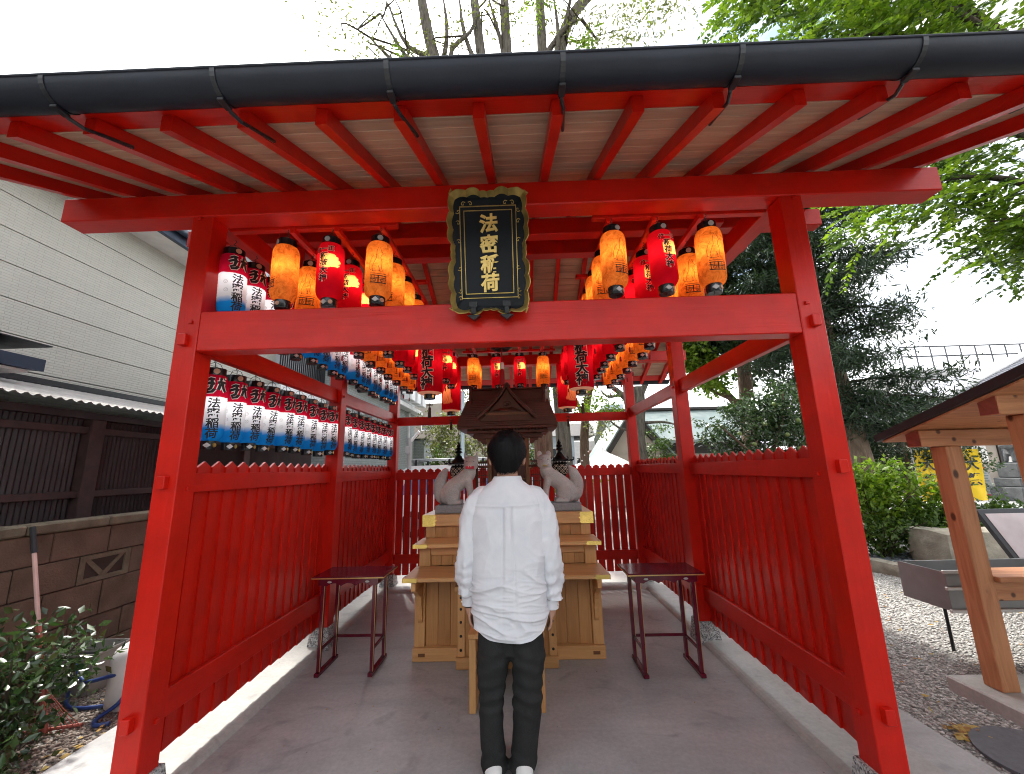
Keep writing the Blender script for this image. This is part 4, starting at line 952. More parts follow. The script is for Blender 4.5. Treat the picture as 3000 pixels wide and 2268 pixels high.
# shirt torso
TB = [(1.475,.072,.07),(1.45,.088,.076),(1.425,.122,.084),(1.40,.158,.092),(1.375,.184,.101),(1.34,.199,.110),(1.27,.206,.121),(1.15,.205,.127),(1.0,.203,.13),(.88,.202,.132),(.78,.200,.137),(.70,.198,.144),(.56,.192,.146)]
def ridge(n): return max(0.0, 1-abs(n)*3.2)**2.2
def wr(x, z):
    """surface relief of the shirt's back: yoke seam, box pleat, pulled creases"""
    d = 0.0
    if z < 1.312:
        f = max(0, min(1, (1.312-z)/.012)); fade = max(0, 1-(1.312-z)/.62)
        g = 1+1.2*(1.312-z)
        for xc in (-.021, .021): d -= .008*f*fade*math.exp(-((x-xc*g)/(.0045*g))**2)
        d += .006*f*fade*(1 if abs(x) < .019*g else 0)*max(0, 1-(abs(x)/(.021*g))**6)
        d -= .0035*f*math.exp(-((1.312-z)/.03)**2)
    d += .003*math.exp(-((z-1.316-.02*abs(x))/.004)**2)
    low = max(0, min(1, (1.04-z)/.14))*max(0, min(1, (z-.60)/.10)); w = nz(x*2.2, z*2.2, 3.1)
    d += .011*low*ridge(nz(x*2.1+1.2*w, z*9.5+1.8*w+.6*abs(x), 1.7)) + .007*low*ridge(nz(x*3.4-2*w, z*17+2*w, 6.3)) + .004*low*ridge(nz(x*7+w, z*30, 8.2))
    sd = max(0, min(1, (abs(x)-.07)/.10))*max(0, min(1, (1.33-z)/.08))*max(0, min(1, (z-.85)/.2))
    d += .009*sd*ridge(nz(abs(x)*7 - z*4.5, z*2.4 + abs(x)*5, 4.4 + (2 if x > 0 else 0))) + .006*sd*ridge(nz(abs(x)*5 + z*6, z*3 - abs(x)*6, 14.4 + (2 if x > 0 else 0)))
    d += .009*nz(x*3.5+1, z*1.8, 9.0) + .004*ridge(nz(x*2.4+z*1.6, z*3.2-x*2, 12.))*max(0, min(1, (1.25-z)/.1))
    return d
NA, NZ = 280, 220
V = []
for j in range(NZ+1):
    for i in range(NA):
        th = 2*math.pi*i/NA; back = max(0, -math.sin(th)); front = max(0, math.sin(th)); sidef = abs(math.cos(th))**3
        zend = .652 + .07*sidef + .01*front; zt = 1.475; z = zt + (zend-zt)*(j/NZ)
        a, b = interp(TB, z); x, y = ser(th, a, b, 2.5); k = (wr(x, z) if back > 0 else wr(x, z)*.5)*1.35
        nx, ny = math.cos(th), math.sin(th); edge = .003*math.exp(-((z-zend-.018)/.003)**2)
        V.append((x+nx*k*.8, y+ny*(k+edge), z + .002*nz(x*20, z*10)))
F = [(j*NA+i, j*NA+(i+1) % NA, (j+1)*NA+(i+1) % NA, (j+1)*NA+i) for j in range(NZ) for i in range(NA)]
shirt = part('shirt', (V, F), M_COTTON, man, True)
# collar: stand and folded leaf
def collar(z0, z1, a0, b0, a1, b1, th, dz=0):
    V = []; n = 48
    for j in range(7):
        t = j/6; z = z0+(z1-z0)*t; a, b = a0+(a1-a0)*t, b0+(b1-b0)*t
        for i in range(n): an = 2*math.pi*i/n; x, y = ser(an, a, b, 2.2); V.append((x, y+.004, z - dz*max(0, math.sin(an))**2*(1-t)))
    F = [(j*n+i, j*n+(i+1) % n, (j+1)*n+(i+1) % n, (j+1)*n+i) for j in range(6) for i in range(n)]; return V, F
c1 = collar(1.418, 1.476, .098, .088, .079, .074, 0); c2 = collar(1.44, 1.474, .074, .069, .0725, .068, 0)
cl = part('collar', join(c1, c2), M_COTTON, shirt, True); so = cl.modifiers.new('thick', 'SOLIDIFY'); so.thickness = .003
# sleeves with cuffs
def sleeve(s):
    path = [(s*.085,.0,1.372),(s*.14,0,1.366),(s*.178,0,1.325),(s*.199,-.002,1.265),(s*.213,-.006,1.18),(s*.226,-.01,1.08),(s*.234,-.004,.98),(s*.231,.008,.90-.012*(s > 0)),(s*.227,.014,.845-.025*(s > 0))]
    rad = [.045,.056,.064,.065,.062,.060,.059,.052,.047]
    P, R = [], []
    for i in range(len(path)-1):
        p0, p1, p2, p3 = (Vector(path[max(0, i-1)]), Vector(path[i]), Vector(path[i+1]), Vector(path[min(len(path)-1, i+2)]))
        for k in range(9):
            t = k/9; P.append(.5*((2*p1)+(p2-p0)*t+(2*p0-5*p1+4*p2-p3)*t*t+(3*p1-p0-3*p2+p3)*t**3)); R.append(rad[i]+(rad[i+1]-rad[i])*t)
    P.append(Vector(path[-1])); R.append(rad[-1])
    vf = tube(P, R, 40, cap=False); V = []
    for idx, p in enumerate(vf[0]):
        i = idx//40; c = P[i]; d = (Vector(p)-c); u = d.normalized(); z = p[2]; an = math.atan2(d.y, d.x)
        low = max(0, min(1, (1.08-z)/.12)); k = .003*low*math.sin(z*105 + 2.6*nz(u.x*1.5, u.y*1.5, z*6+s) + 1.2*math.sin(an*s)) + .007*nz(u.x*1.2+s*3, u.y*1.2, z*7) + .011*low*ridge(nz(u.x*1.1+z*3*s, u.y*1.1+s*7, z*13)) + .006*ridge(nz(u.x*1.4-z*5*s, u.y*1.4+s*3, z*6+4)) + .006*nz(u.x*1.6-z*4, u.y*2, z*3+5)
        V.append(tuple(Vector(p)+u*k*1.25))
    return V, vf[1]
for s in (-1, 1):
    sl = part('sleeve', sleeve(s), M_COTTON, shirt, True)
    zc = -.025*(s > 0); cb = (s*.2265, .015, .84+zc)
    cu = spline([cb, (s*.225, .018, .81+zc), (s*.224, .02, .79+zc)], [.043, .0425, .043], 28, 6); cu = (cu[0], cu[1][:-2])
    cf = part('cuff', cu, M_COTTON, sl, True); sd = cf.modifiers.new('thick', 'SOLIDIFY'); sd.thickness = .003
    part('cuff_button', ball((s*.2265+s*.036, -.012, .81+zc), (.0055,.0055,.0055), 8, 6), M_LED, cf, True)
part('watch', lathe([(.031,-.011),(.033,-.011),(.033,.011),(.031,.011)], 24, cap=False), M_BLACKMETAL, man, True, (-.2235, .02, .788))
# trousers
LG = {-1: [(.74,.09,.084,.112),(.60,.09,.088,.115),(.52,.094,.086,.105),(.42,.104,.072,.085),(.315,.1125,.061,.074),(.2,.108,.060,.07),(.1,.101,.0625,.073),(.028,.095,.068,.085)],
      1: [(.74,.09,.084,.112),(.60,.09,.09,.115),(.52,.09,.089,.105),(.42,.086,.078,.088),(.315,.08,.074,.077),(.2,.07,.069,.072),(.1,.058,.068,.074),(.028,.05,.069,.085)]}
tp = []
for s in (-1, 1):
    R_ = []
    for j in range(60):
        z = .74 - (.74-.03)*j/59; cxx, a, b = interp(LG[s], z); ring = []
        for i in range(36):
            th = 2*math.pi*i/36; x, y = ser(th, a, b, 2.3); kn = math.exp(-((z-.36)/.09)**2) + .9*math.exp(-((z-.06)/.06)**2) + .7*math.exp(-((z-.55)/.06)**2)
            k = .008*kn*nz(x*14+s, z*36, y*10+2) + .006*nz(x*8+s*4, z*9, y*8) + .005*kn*math.sin(z*90+x*30*s)
            ring.append((s*cxx + x + math.cos(th)*k, y + math.sin(th)*k - .004, z))
        R_.append(ring)
    tp.append(loft(R_))
tr_ = organic('trousers', join(*tp, box(-.1, .1, -.09, .09, .56, .74)), M_DENIM, man, .0065, 2)
for s, cx_ in ((-1, -.098), (1, .056)):
    R_ = [[(cx_ + .042*w*math.cos(a), yy + 0, .012 + max(0, h*math.sin(a))) if 0 else (cx_ + .045*w*math.cos(a), yy, .004 + h*(.5+.5*math.sin(a))) for a in [k*math.pi/10 for k in range(20)]] for yy, w, h in ((-.105,.35,.04),(-.095,.85,.07),(-.06,1.0,.085),(0,1.0,.09),(.07,1.08,.07),(.13,1.05,.05),(.17,.7,.035),(.18,.3,.02))]
    part('shoe', loft(R_), M_LED, man, True)
# ------------------------------------------------------------------ foliage helpers
def m_leaf(name, cols, rough=.45, trans=.35, spec=.35):
    t = NT(name); g = t.n('ShaderNodeNewGeometry'); r = g.outputs['Random Per Island']
    n_ = len(cols); c = t.ramp(r, [(i/(n_-1), k) for i, k in enumerate(cols)])
    d = t.bsdf(c, rough, 0, None, spec); tr = t.n('ShaderNodeBsdfTranslucent', {'Color': t.mix(1.0, c, (1.5, 1.7, .7), 'MULTIPLY')}).outputs[0]
    return t.done(t.n('ShaderNodeMixShader', {0: trans, 1: d, 2: tr}).outputs[0])
def m_bark(name, c0, c1, sc=9):
    t = NT(name); v = t.coord('Object', (1,1,.18)); a = t.noise(v, sc*2.4, 6, .65, .8); c = t.ramp(a, [(.3, c0), (.7, c1)]); return t.done(t.bsdf(c, .9, 0, t.bump(a, .9, .03), .15))
M_BARK, M_BARK2, M_TWIG = m_bark('grey_bark', (.06,.052,.042), (.19,.17,.14)), m_bark('brown_bark', (.07,.045,.03), (.2,.14,.1)), m_bark('twig_bark', (.035,.028,.02), (.09,.075,.055))
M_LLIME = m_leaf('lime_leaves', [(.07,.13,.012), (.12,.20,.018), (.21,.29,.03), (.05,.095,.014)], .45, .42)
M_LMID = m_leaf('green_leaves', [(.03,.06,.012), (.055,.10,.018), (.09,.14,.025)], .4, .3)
M_LDARK = m_leaf('dark_leaves', [(.014,.028,.012), (.026,.046,.018), (.045,.075,.03)], .38, .2)
M_LNEED = m_leaf('needle_leaves', [(.014,.028,.016), (.028,.05,.027), (.06,.095,.05)], .45, .18)
M_LGLOSS = m_leaf('glossy_leaves', [(.018,.04,.016), (.035,.07,.024), (.075,.12,.045)], .22, .15, .6)
M_LOLIVE = m_leaf('olive_leaves', [(.07,.075,.03), (.13,.14,.055), (.2,.2,.09)], .5, .35)
M_LFALL = m_leaf('fallen_leaves', [(.4,.27,.06), (.28,.13,.05), (.5,.38,.12), (.16,.08,.04)], .7, .1)
def leaf_mesh(name, P, U, W, L, wid, mat, fold=.25):
    """P base points, U leaf direction, W side direction (unit), L lengths; a folded four-point leaf each"""
    N = len(P); L = L[:, None]; Nn = np.cross(U, W)
    V = np.empty((N, 4, 3)); V[:, 0] = P; V[:, 1] = P + U*L*.45 + W*L*wid + Nn*L*wid*fold; V[:, 2] = P + U*L; V[:, 3] = P + U*L*.45 - W*L*wid + Nn*L*wid*fold
    me = bpy.data.meshes.new(name); me.vertices.add(N*4); me.vertices.foreach_set('co', V.reshape(-1).astype(np.float32))
    tri = np.array([0,1,2, 0,2,3])[None, :] + 4*np.arange(N)[:, None]
    me.loops.add(N*6); me.loops.foreach_set('vertex_index', tri.reshape(-1).astype(np.int32)); me.polygons.add(N*2)
    me.polygons.foreach_set('loop_start', (3*np.arange(N*2)).astype(np.int32)); me.materials.append(mat); me.update(calc_edges=True); return me
def unit(a): return a/np.maximum(1e-9, np.linalg.norm(a, axis=1, keepdims=True))
def clumps(centers, n, spread, size, wid, mat, name='foliage', droop=.2, flat=.6, up=.35):
    """leaves gathered in small clumps round the given points (array k x 3)"""
    C = np.asarray(centers, float); k = len(C); idx = RNG.integers(0, k, n); sp = np.asarray(spread, float)
    P = C[idx] + np.clip(RNG.normal(0, 1, (n, 3)), -2, 2)*sp*np.array([1, 1, flat])
    U = unit(RNG.normal(0, 1, (n, 3)) + (P-C[idx])/max(1e-6, sp.max())*.5 + np.array([0, 0, -droop])); W = unit(np.cross(U, RNG.normal(0, 1, (n, 3))*(1-up) + np.array([0, 0, 1.0])*up*3))
    return leaf_mesh(name, P, U, W, size*RNG.uniform(.6, 1.25, n), wid, mat)
def in_ellipsoids(els, n, shell=.55):
    """points spread through the outer part of ellipsoids (cx,cy,cz,rx,ry,rz)"""
    E = np.asarray(els, float); w = E[:, 3]*E[:, 4]*E[:, 5]; idx = RNG.choice(len(E), n, p=w/w.sum())
    d = unit(RNG.normal(0, 1, (n, 3))); r = (shell**3 + (1-shell**3)*RNG.random(n))**(1/3)
    return E[idx, :3] + d*r[:, None]*E[idx, 3:]*(1+.18*RNG.normal(0, 1, (n, 1)))
def sprays(starts, dirs, length, nleaf, size, wid, mat, name, droop=.5):
    """leafy twigs: leaves set left and right along a drooping stem"""
    P, U, W, L = [], [], [], []; stems = []
    for s, d in zip(starts, dirs):
        s = np.array(s, float); d = np.array(d, float); d /= np.linalg.norm(d); ln = length*random.uniform(.6, 1.3); side_ = np.cross(d, [0, 0, 1.0]); side_ /= max(1e-6, np.linalg.norm(side_)); side_ = side_ + np.array([0, 0, random.uniform(-.35, .35)])
        pts = []
        for i in range(nleaf):
            t = (i+.5)/nleaf; p = s + d*ln*t + np.array([0, 0, -droop*ln*t*t]); tg = d + np.array([0, 0, -2*droop*t]); sg = 1 if i % 2 else -1
            u = tg*.75 + side_*sg*.8 + np.random.default_rng(i).normal(0, .12, 3); u /= np.linalg.norm(u); w = np.cross(u, [0, 0, 1.0] + RNG.normal(0, .45, 3)); w /= max(1e-6, np.linalg.norm(w))
            P.append(p); U.append(u); W.append(w); L.append(size*(1-.35*abs(t-.45))*random.uniform(.8, 1.15)); pts.append(p)
        stems.append([pts[0], pts[len(pts)//2], pts[-1]])
    return leaf_mesh(name, np.array(P), np.array(U), np.array(W), np.array(L), wid, mat), stems
def crown(par, me, nm='crown'):
    o = add(nm, me, par); o['kind'] = 'stuff'; return o
def limb(par, pts, r0, r1, mat, nm='limb', n=9):
    k = len(pts); P = []; R_ = []
    rr = [r0+(r1-r0)*i/(k-1) for i in range(k)]
    return part(nm, spline(pts, rr, n, 4), mat, par, True)

# ------------------------------------------------------------------ left side: block wall, shed, house
t = thing('block_wall', (-3.54, .9, -.05), 'weathered brown concrete block wall with cap stones behind the rake', 'wall')
M_BLOCK = plain('brown_block', (.135,.088,.062), .9, 0, .38, 5, .5, 70); M_CAPB = plain('mossy_cap', (.15,.125,.085), .9, 0, .4, 6, .6, 50); M_MORT = plain('dark_mortar', (.05,.035,.028), .95)
part('mortar_core', box(-.05, .045, -1.9, 2.4, .0, 1.165), M_MORT, t)
CZ = [0, .225, .45, .725, .95, 1.17]; bl = .44
for r in range(5):
    off = (-.02 + (0 if r % 2 else .22)); h = CZ[r+1]-CZ[r]
    bme = mesh('block', box(-.06, .06, .004, bl-.004, .004, h-.004, .006), M_BLOCK)
    for i in range(-5, 6):
        y = i*bl + off
        if y < -1.9 or y+bl > 2.45: continue
        if r == 3 and abs(y-.42) < .1:
            vb = part('vent_block', join(box(-.06,.06,y+.004,y+.05,CZ[r]+.004,CZ[r+1]-.004), box(-.06,.06,y+bl-.05,y+bl-.004,CZ[r]+.004,CZ[r+1]-.004), box(-.06,.06,y+.05,y+bl-.05,CZ[r]+.004,CZ[r]+.04), box(-.06,.06,y+.05,y+bl-.05,CZ[r+1]-.04,CZ[r+1]-.004),
                 prism([(y+.05,CZ[r+1]-.04),(y+.095,CZ[r+1]-.04),(y+bl/2+.03,CZ[r]+.04),(y+bl/2-.03,CZ[r]+.04)], -.05, .05, 'X'), prism([(y+bl-.05,CZ[r+1]-.04),(y+bl-.095,CZ[r+1]-.04),(y+bl/2-.03,CZ[r]+.045),(y+bl/2+.03,CZ[r]+.045)], -.052, .052, 'X')), M_CAPB, t); vb['kind'] = 'stuff'
            continue
        o = add('block', bme, t, (random.uniform(-.004, .004), y, CZ[r]))
for i in range(7): add('cap_stone', mesh('cap_stone', box(-.085, .085, .003, .597, .0, .078, .014), M_CAPB), t, (0, -1.8+.6*i, 1.172))

def corrug(y0, y1, z0, z1, x, pitch, amp):
    n = int((y1-y0)/pitch*4); V = []; F = []
    for i in range(n+1):
        y = y0+(y1-y0)*i/n; dx = amp*math.sin(2*math.pi*i/4+.4); V += [(x+dx, y, z0), (x+dx, y, z1)]
    for i in range(n): F.append((2*i, 2*i+2, 2*i+3, 2*i+1))
    return V, F
M_SHED = plain('maroon_sheet', (.035,.022,.024), .55, .1, .35, 4); M_SHEDP = plain('shed_post_wood', (.06,.032,.03), .8, 0, .35, 12); M_TIN = plain('pale_corrugated_roofing', (.42,.4,.38), .6, .1, .3, 8); M_GREYWALL = None
t = thing('corrugated_shed', (-3.95, 1.5, 0), 'dark maroon corrugated metal shed with pale roof edge behind the block wall', 'shed')
for a, b in ((-4.2,-1.55), (-1.45,.06), (.2, 2.2), (2.3, 4.2)): part('wall_sheet', corrug(a, b, 0, 2.1, .02, .042, .009), M_SHED, t, 60)
for y in (-1.5, .13, 2.25): part('post', box(-.01, .1, y-.065, y+.065, 0, 2.1, .006), M_SHEDP, t)
for z in (1.385, 1.96): part('rail', box(.031, .075, -4.2, 4.2, z-.03, z+.03, .004), M_SHEDP, t)
part('fascia', box(.0, .12, -4.3, 4.3, 2.06, 2.12), M_SHED, t)
V, F = corrug(-4.35, 4.35, 0, 1, 0, .076, .011)
V = [(.36-1.30*z, y, 2.165+.33*z+x) for x, y, z in V]; part('roof_sheet', (V, F), M_TIN, t, 60)
part('flashing', box(-.98, -.9, -4.3, 4.3, 2.50, 2.56), M_BLACKMETAL, t)

def m_siding():
    t = NT('beige_siding'); v = t.coord('Object'); sx = t.n('ShaderNodeSeparateXYZ', {0: v}); w = t.n('ShaderNodeCombineXYZ', {0: sx.outputs['Y'], 1: sx.outputs['Z'], 2: 0.0}).outputs[0]
    nd = t.n('ShaderNodeVectorMath', {0: w, 1: t.n('ShaderNodeTexNoise', {'Vector': w, 'Scale': 9.0, 'Detail': 3}).outputs['Color']}, operation='MULTIPLY_ADD'); nd.inputs[1].default_value = (1,1,1)
    b1 = t.n('ShaderNodeTexBrick', {'Vector': w, 'Scale': 1.0, 'Mortar Size': .004, 'Mortar Smooth': .8, 'Brick Width': .15, 'Row Height': .0291}); b1.offset = .37
    b1.inputs['Color1'].default_value = (1,1,1,1); b1.inputs['Color2'].default_value = (.55,.55,.55,1); b1.inputs['Mortar'].default_value = (0,0,0,1)
    fine = t.noise(w, 60, 4, .6)
    h = t.math('ADD', t.n('ShaderNodeSeparateColor', {0: b1.outputs['Color']}).outputs[0], t.math('MULTIPLY', fine, .45))
    c = t.ramp(h, [(.05, (.40,.39,.345)), (.5, (.50,.49,.435)), (1.2, (.56,.55,.485))]); c = t.mix(1.0, c, t.ramp(t.noise(w, .8, 3), [(.3, .9), (.7, 1.06)]), 'MULTIPLY')
    return t.done(t.bsdf(c, .8, 0, t.bump(h, .5, .012), .2))
M_SIDING = m_siding(); M_NAVYTRIM = plain('navy_trim', (.03,.045,.075), .4, .1, .2)
t = thing('beige_house', (-5.2, 1.2, 0), 'neighbouring house with beige stone pattern siding and navy eaves on the left', 'house')
part('wall_core', box(-4.0, .17, -5.0, 4.79, 0, 4.72), M_MORT, t)
sb = mesh('siding_board', box(.171, .20, -5.0, 4.8, .004, .344, .003), M_SIDING)
for i in range(14): add('siding_board', sb, t, (0, 0, -.17+.35*i))
part('soffit', box(.0, .62, -5.2, 5.0, 4.72, 4.76), M_LED, t); part('eave_fascia', box(.6, .66, -5.2, 5.0, 4.70, 4.90, .006), M_NAVYTRIM, t)
part('gutter', tube([(.72, -5.2, 4.86), (.72, 5.0, 4.86)], .055, 10), M_NAVYTRIM, t, True)
part('roof', prism([(.7, 4.90), (-2.2, 6.3), (-5.2, 4.9), (-5.2, 4.8), (-2.2, 6.2), (.7, 4.82)], -5.3, 5.05, 'Y'), M_ROOF, t)
aw = part('awning', prism([(.2, 2.72), (.98, 2.60), (.98, 2.49), (.2, 2.58)], -4.6, .20, 'Y'), M_NAVYTRIM, t); part('awning_flashing', box(.2, 1.0, -4.62, .215, 2.725, 2.735), M_BLACKMETAL, aw); part('awning_soffit', box(.25, .93, -4.5, .12, 2.465, 2.488), M_LED, aw)

# yard things on the left
t = thing('garden_rake', (-2.914, .763, -.05), 'red bamboo leaf rake leaning against the block wall, handle up', 'rake')
d = Vector((-.47, .10, 1.24)); hd = d*.30
part('pole', tube([tuple(d*.06), tuple(d*.86)], .0125, 10), plain('pale_pink_pole', (.62,.4,.36), .4, .2), t); part('pole_lower', tube([tuple(d*.0), tuple(d*.5)], .0155, 10), plain('faded_red_pole', (.42,.11,.08), .5), t); part('grip', tube([tuple(d*.86), tuple(d*1.0)], .017, 10), M_BLACKMETAL, t)
for k in range(-6, 7): part('tine', tube([tuple(d*.22), (k*.018-.06, .02+.004*k, .12), (k*.027, .0+.01*k, .015), (k*.027+.01, -.025+.012*k, .0)], .0025, 5), plain('red_tine', (.32,.07,.05), .5), t)
part('tine_bar', tube([(-.16, -.05, .03), (.16, .07, .02)], .009, 6), plain('faded_red_pole', (.42,.11,.08), .5), t)
t = thing('planter_tub', (-3.28, 1.32, -.05), 'grey plastic tub in the shadow of the block wall beside the rake', 'tub')
part('tub', join(loft([[(sx*w*.19, sy*w*.14, z) for sx, sy in ((-1,-1),(1,-1),(1,1),(-1,1))] for z, w in ((0,.82),(.26,1.0),(.275,1.06),(.29,1.06),(.29,.97),(.03,.78))])), plain('grey_plastic', (.3,.29,.27), .6), t)
part('tub_water', box(-.16, .16, -.115, .115, .2, .205), M_BLACKMETAL, t)
t = thing('water_tank', (-2.70, 1.17, -.05), 'white plastic water tank half hidden behind the front left post', 'tank')
part('tank', loft([[(.17*w*math.cos(a), .2*w*math.sin(a), z) for a in [k*math.pi/12 for k in range(24)]] for z, w in ((0,.9),(.02,1.0),(.30,1.0),(.36,.9),(.39,.6),(.39,.3),(.46,.3),(.46,.05))]), plain('white_plastic', (.68,.67,.66), .5), t, 50)
part('tank_cap', lathe([(.055,.462),(.055,.485),(.03,.49)], 14), M_BLACKMETAL, t)
hs = [(-3.25,1.22,.16),(-3.1,1.08,.19),(-2.95,1.0,.14),(-2.75,.98,.18),(-2.6,1.0,.2),(-2.62,.94,.05),(-2.72,.90,-.03),(-2.66,.82,-.03),(-2.58,.84,-.03)]
solo('garden_hose', spline(hs, [.013]*len(hs), 8, 6), plain('blue_hose', (.03,.06,.22), .35), 'blue garden hose looping over the gravel beside the white tank', 'hose', None, True)
solo('garden_hose', spline([(-3.3,1.25,-.02),(-3.1,1.05,-.03),(-2.9,1.02,-.03),(-2.7,1.12,-.03),(-2.6,1.3,-.03)], [.013]*5, 8, 6), plain('blue_hose', (.03,.06,.22), .35), 'lower blue garden hose lying on the gravel below the grey tub', 'hose', None, True)
def shrub(loc, label, els, n, size, wid, mat, stems, nsub=60, spread=.06, up=.35):
    t = thing('shrub', loc, label, 'shrub', 'garden shrubs')
    for k, q in enumerate(stems): limb(t, q, .012, .004, M_TWIG, 'stem', 6)
    crown(t, clumps(in_ellipsoids(els, nsub, .3), n, spread, size, wid, mat, 'foliage', .15, .7, up), 'foliage'); return t
def fan(n, r, h, z0=0): return [[(random.uniform(-.04,.04), random.uniform(-.04,.04), z0), (r*.45*math.cos(a), r*.45*math.sin(a), h*.55), (r*math.cos(a), r*math.sin(a), h*random.uniform(.8,1.05))] for a in [2*math.pi*k/n+random.uniform(-.3,.3) for k in range(n)]]
shrub((-2.98, .58, -.05), 'dark glossy leafed shrub at the lower left in front of the block wall', [(0,0,.42,.36,.30,.34),(-.25,-.1,.5,.25,.2,.25),(.25,.08,.5,.16,.14,.16)], 1500, .068, .24, M_LGLOSS, fan(9,.3,.6), 120, .07)
shrub((-2.80, .25, -.05), 'low dark leafy ground shrub in the lower left corner on the gravel', [(0,0,.12,.34,.22,.13),(-.25,.05,.2,.25,.2,.18)], 800, .06, .26, M_LGLOSS, fan(7,.25,.2), 70, .05)

# ------------------------------------------------------------------ gravel grains, pebbles, fallen leaves
def pebbles(name, n, sampler, s0, s1, mat, flat=.6):
    base = np.array([(1,0,0),(0,1,0),(-1,0,0),(0,-1,0),(0,0,1),(0,0,-.6),(.62,.62,.55),(-.62,.62,.5),(-.6,-.62,.55),(.62,-.6,.5)]); faces = np.array([(0,1,6),(1,2,7),(2,3,8),(3,0,9),(0,6,4),(6,1,4),(1,7,4),(7,2,4),(2,8,4),(8,3,4),(3,9,4),(9,0,4),(1,0,5),(2,1,5),(3,2,5),(0,3,5)])
    P = sampler(n); n = len(P); S = RNG.uniform(s0, s1, (n, 1, 1))*RNG.uniform(.6, 1.3, (n, 1, 3))*np.array([1, 1, flat]); a = RNG.uniform(0, 6.28, n); c, s = np.cos(a), np.sin(a)
    V = base[None]*S*(1+.12*RNG.normal(0, 1, (n, len(base), 1))); X = V[..., 0]*c[:, None]-V[..., 1]*s[:, None]; Y = V[..., 0]*s[:, None]+V[..., 1]*c[:, None]; V = np.stack([X, Y, V[..., 2]], -1) + P[:, None]
    me = bpy.data.meshes.new(name); k = len(base); me.vertices.add(n*k); me.vertices.foreach_set('co', V.reshape(-1).astype(np.float32)); tri = faces.reshape(-1)[None]+k*np.arange(n)[:, None]
    me.loops.add(tri.size); me.loops.foreach_set('vertex_index', tri.reshape(-1).astype(np.int32)); me.polygons.add(n*len(faces)); me.polygons.foreach_set('loop_start', (3*np.arange(n*len(faces))).astype(np.int32)); me.materials.append(mat); me.update(calc_edges=True)
    return me
def m_peb(name, cols):
    t = NT(name); g = t.n('ShaderNodeNewGeometry'); c = t.ramp(g.outputs['Random Per Island'], [(i/(len(cols)-1), k) for i, k in enumerate(cols)]); return t.done(t.bsdf(c, .8, 0, None, .25))
M_PEB = m_peb('gravel_grain', [(.2,.195,.185), (.38,.37,.35), (.52,.51,.48), (.64,.63,.6), (.3,.28,.26)]); M_PEBD = m_peb('dark_gravel_grain', [(.10,.08,.07), (.22,.18,.155), (.34,.30,.26), (.15,.11,.09)]); M_COB = m_peb('blue_cobble', [(.08,.10,.12), (.17,.2,.22), (.28,.31,.33)])
def rect(x0, x1, y0, y1, z, near=1.0): 
    def f(n):
        u = RNG.random(n)**near; return np.stack([x0+(x1-x0)*RNG.random(n), y0+(y1-y0)*u, np.full(n, z)], -1)
    return f
o = add('gravel', pebbles('gravel', 26000, rect(2.42, 6.4, .1, 4.6, -.047, 1.5), .005, .014, M_PEB)); tag(o, 'pale grey gravel covering the ground right of the pavilion', 'gravel', kind='stuff')
o = add('gravel', pebbles('gravel', 9000, rect(-3.46, -2.45, .1, 2.4, -.047, 1.2), .006, .017, M_PEBD)); tag(o, 'brownish gravel between the pavilion slab and the block wall', 'gravel', kind='stuff')
def scatter_leaves(name, label, x0, x1, y0, y1, z, n, size, mat=None):
    P = np.stack([RNG.uniform(x0, x1, n), RNG.uniform(y0, y1, n), np.full(n, z)+RNG.uniform(0, .012, n)], -1); U = unit(np.stack([RNG.normal(0, 1, n), RNG.normal(0, 1, n), RNG.normal(0, .12, n)], -1)); W = unit(np.cross(U, np.array([0, 0, 1.0])+RNG.normal(0, .2, (n, 3))))
    o = add(name, leaf_mesh(name, P, U, W, size*RNG.uniform(.6, 1.2, n), .3, mat or M_LFALL)); tag(o, label, 'leaves', kind='stuff')
scatter_leaves('fallen_leaves', 'small heap of yellow fallen leaves on the gravel right of the pavilion', 2.54, 2.74, .58, .72, -.035, 70, .05)
scatter_leaves('fallen_leaves', 'scattered brown and yellow leaves on the right gravel', 2.5, 5.2, .5, 3.9, -.035, 150, .045)
scatter_leaves('fallen_leaves', 'scattered brown leaves on the left gravel near the rake', -3.3, -2.5, .4, 1.7, -.035, 60, .05)
scatter_leaves('fallen_leaves', 'few dry leaf crumbs on the pavilion floor', -1.4, 1.4, .2, 1.6, .003, 22, .016)

# edging stones, pebble bed, boulders on the right
M_EDGE = plain('mossy_edge_stone', (.24,.215,.17), .9, 0, .35, 7, .6, 40); M_BOULD = plain('boulder_stone', (.30,.27,.21), .9, 0, .4, 5, .8, 22)
def rough_box(sx, sy, sz, seed, amp=.06):
    bm = bmesh.new(); bmesh.ops.create_cube(bm, size=1); bmesh.ops.subdivide_edges(bm, edges=bm.edges[:], cuts=4, use_grid_fill=True)
    for v in bm.verts:
        p = v.co.copy(); r = max(abs(p.x), abs(p.y), abs(p.z)); sph = p.normalized()*.62; q = p.lerp(sph, .28); n_ = nz(p.x*2.3+seed, p.y*2.3, p.z*2.3+seed*1.7); q = q*(1+amp*2.2*n_); v.co = (q.x*sx, q.y*sy, q.z*sz + sz*.42)
    V = [tuple(v.co) for v in bm.verts]; bm.verts.index_update(); F = [tuple(x.index for x in f.verts) for f in bm.faces]; bm.free(); return V, F
es = [((5.10,4.62),-.55,'leftmost'), ((5.24,4.12),-1.25,'second from left'), ((5.40,3.72),-1.2,'third from left'), ((5.48,3.26),-1.45,'rightmost')]
for i, ((x, y), a, nm) in enumerate(es):
    o = solo('edging_stone', rot(rough_box(.46, .22, .2, i*3.1), 'Z', a), M_EDGE, f'mossy grey edging stone bordering the gravel, {nm} of the row', 'stone', 'edging stones', 50, (x, y, -.07))
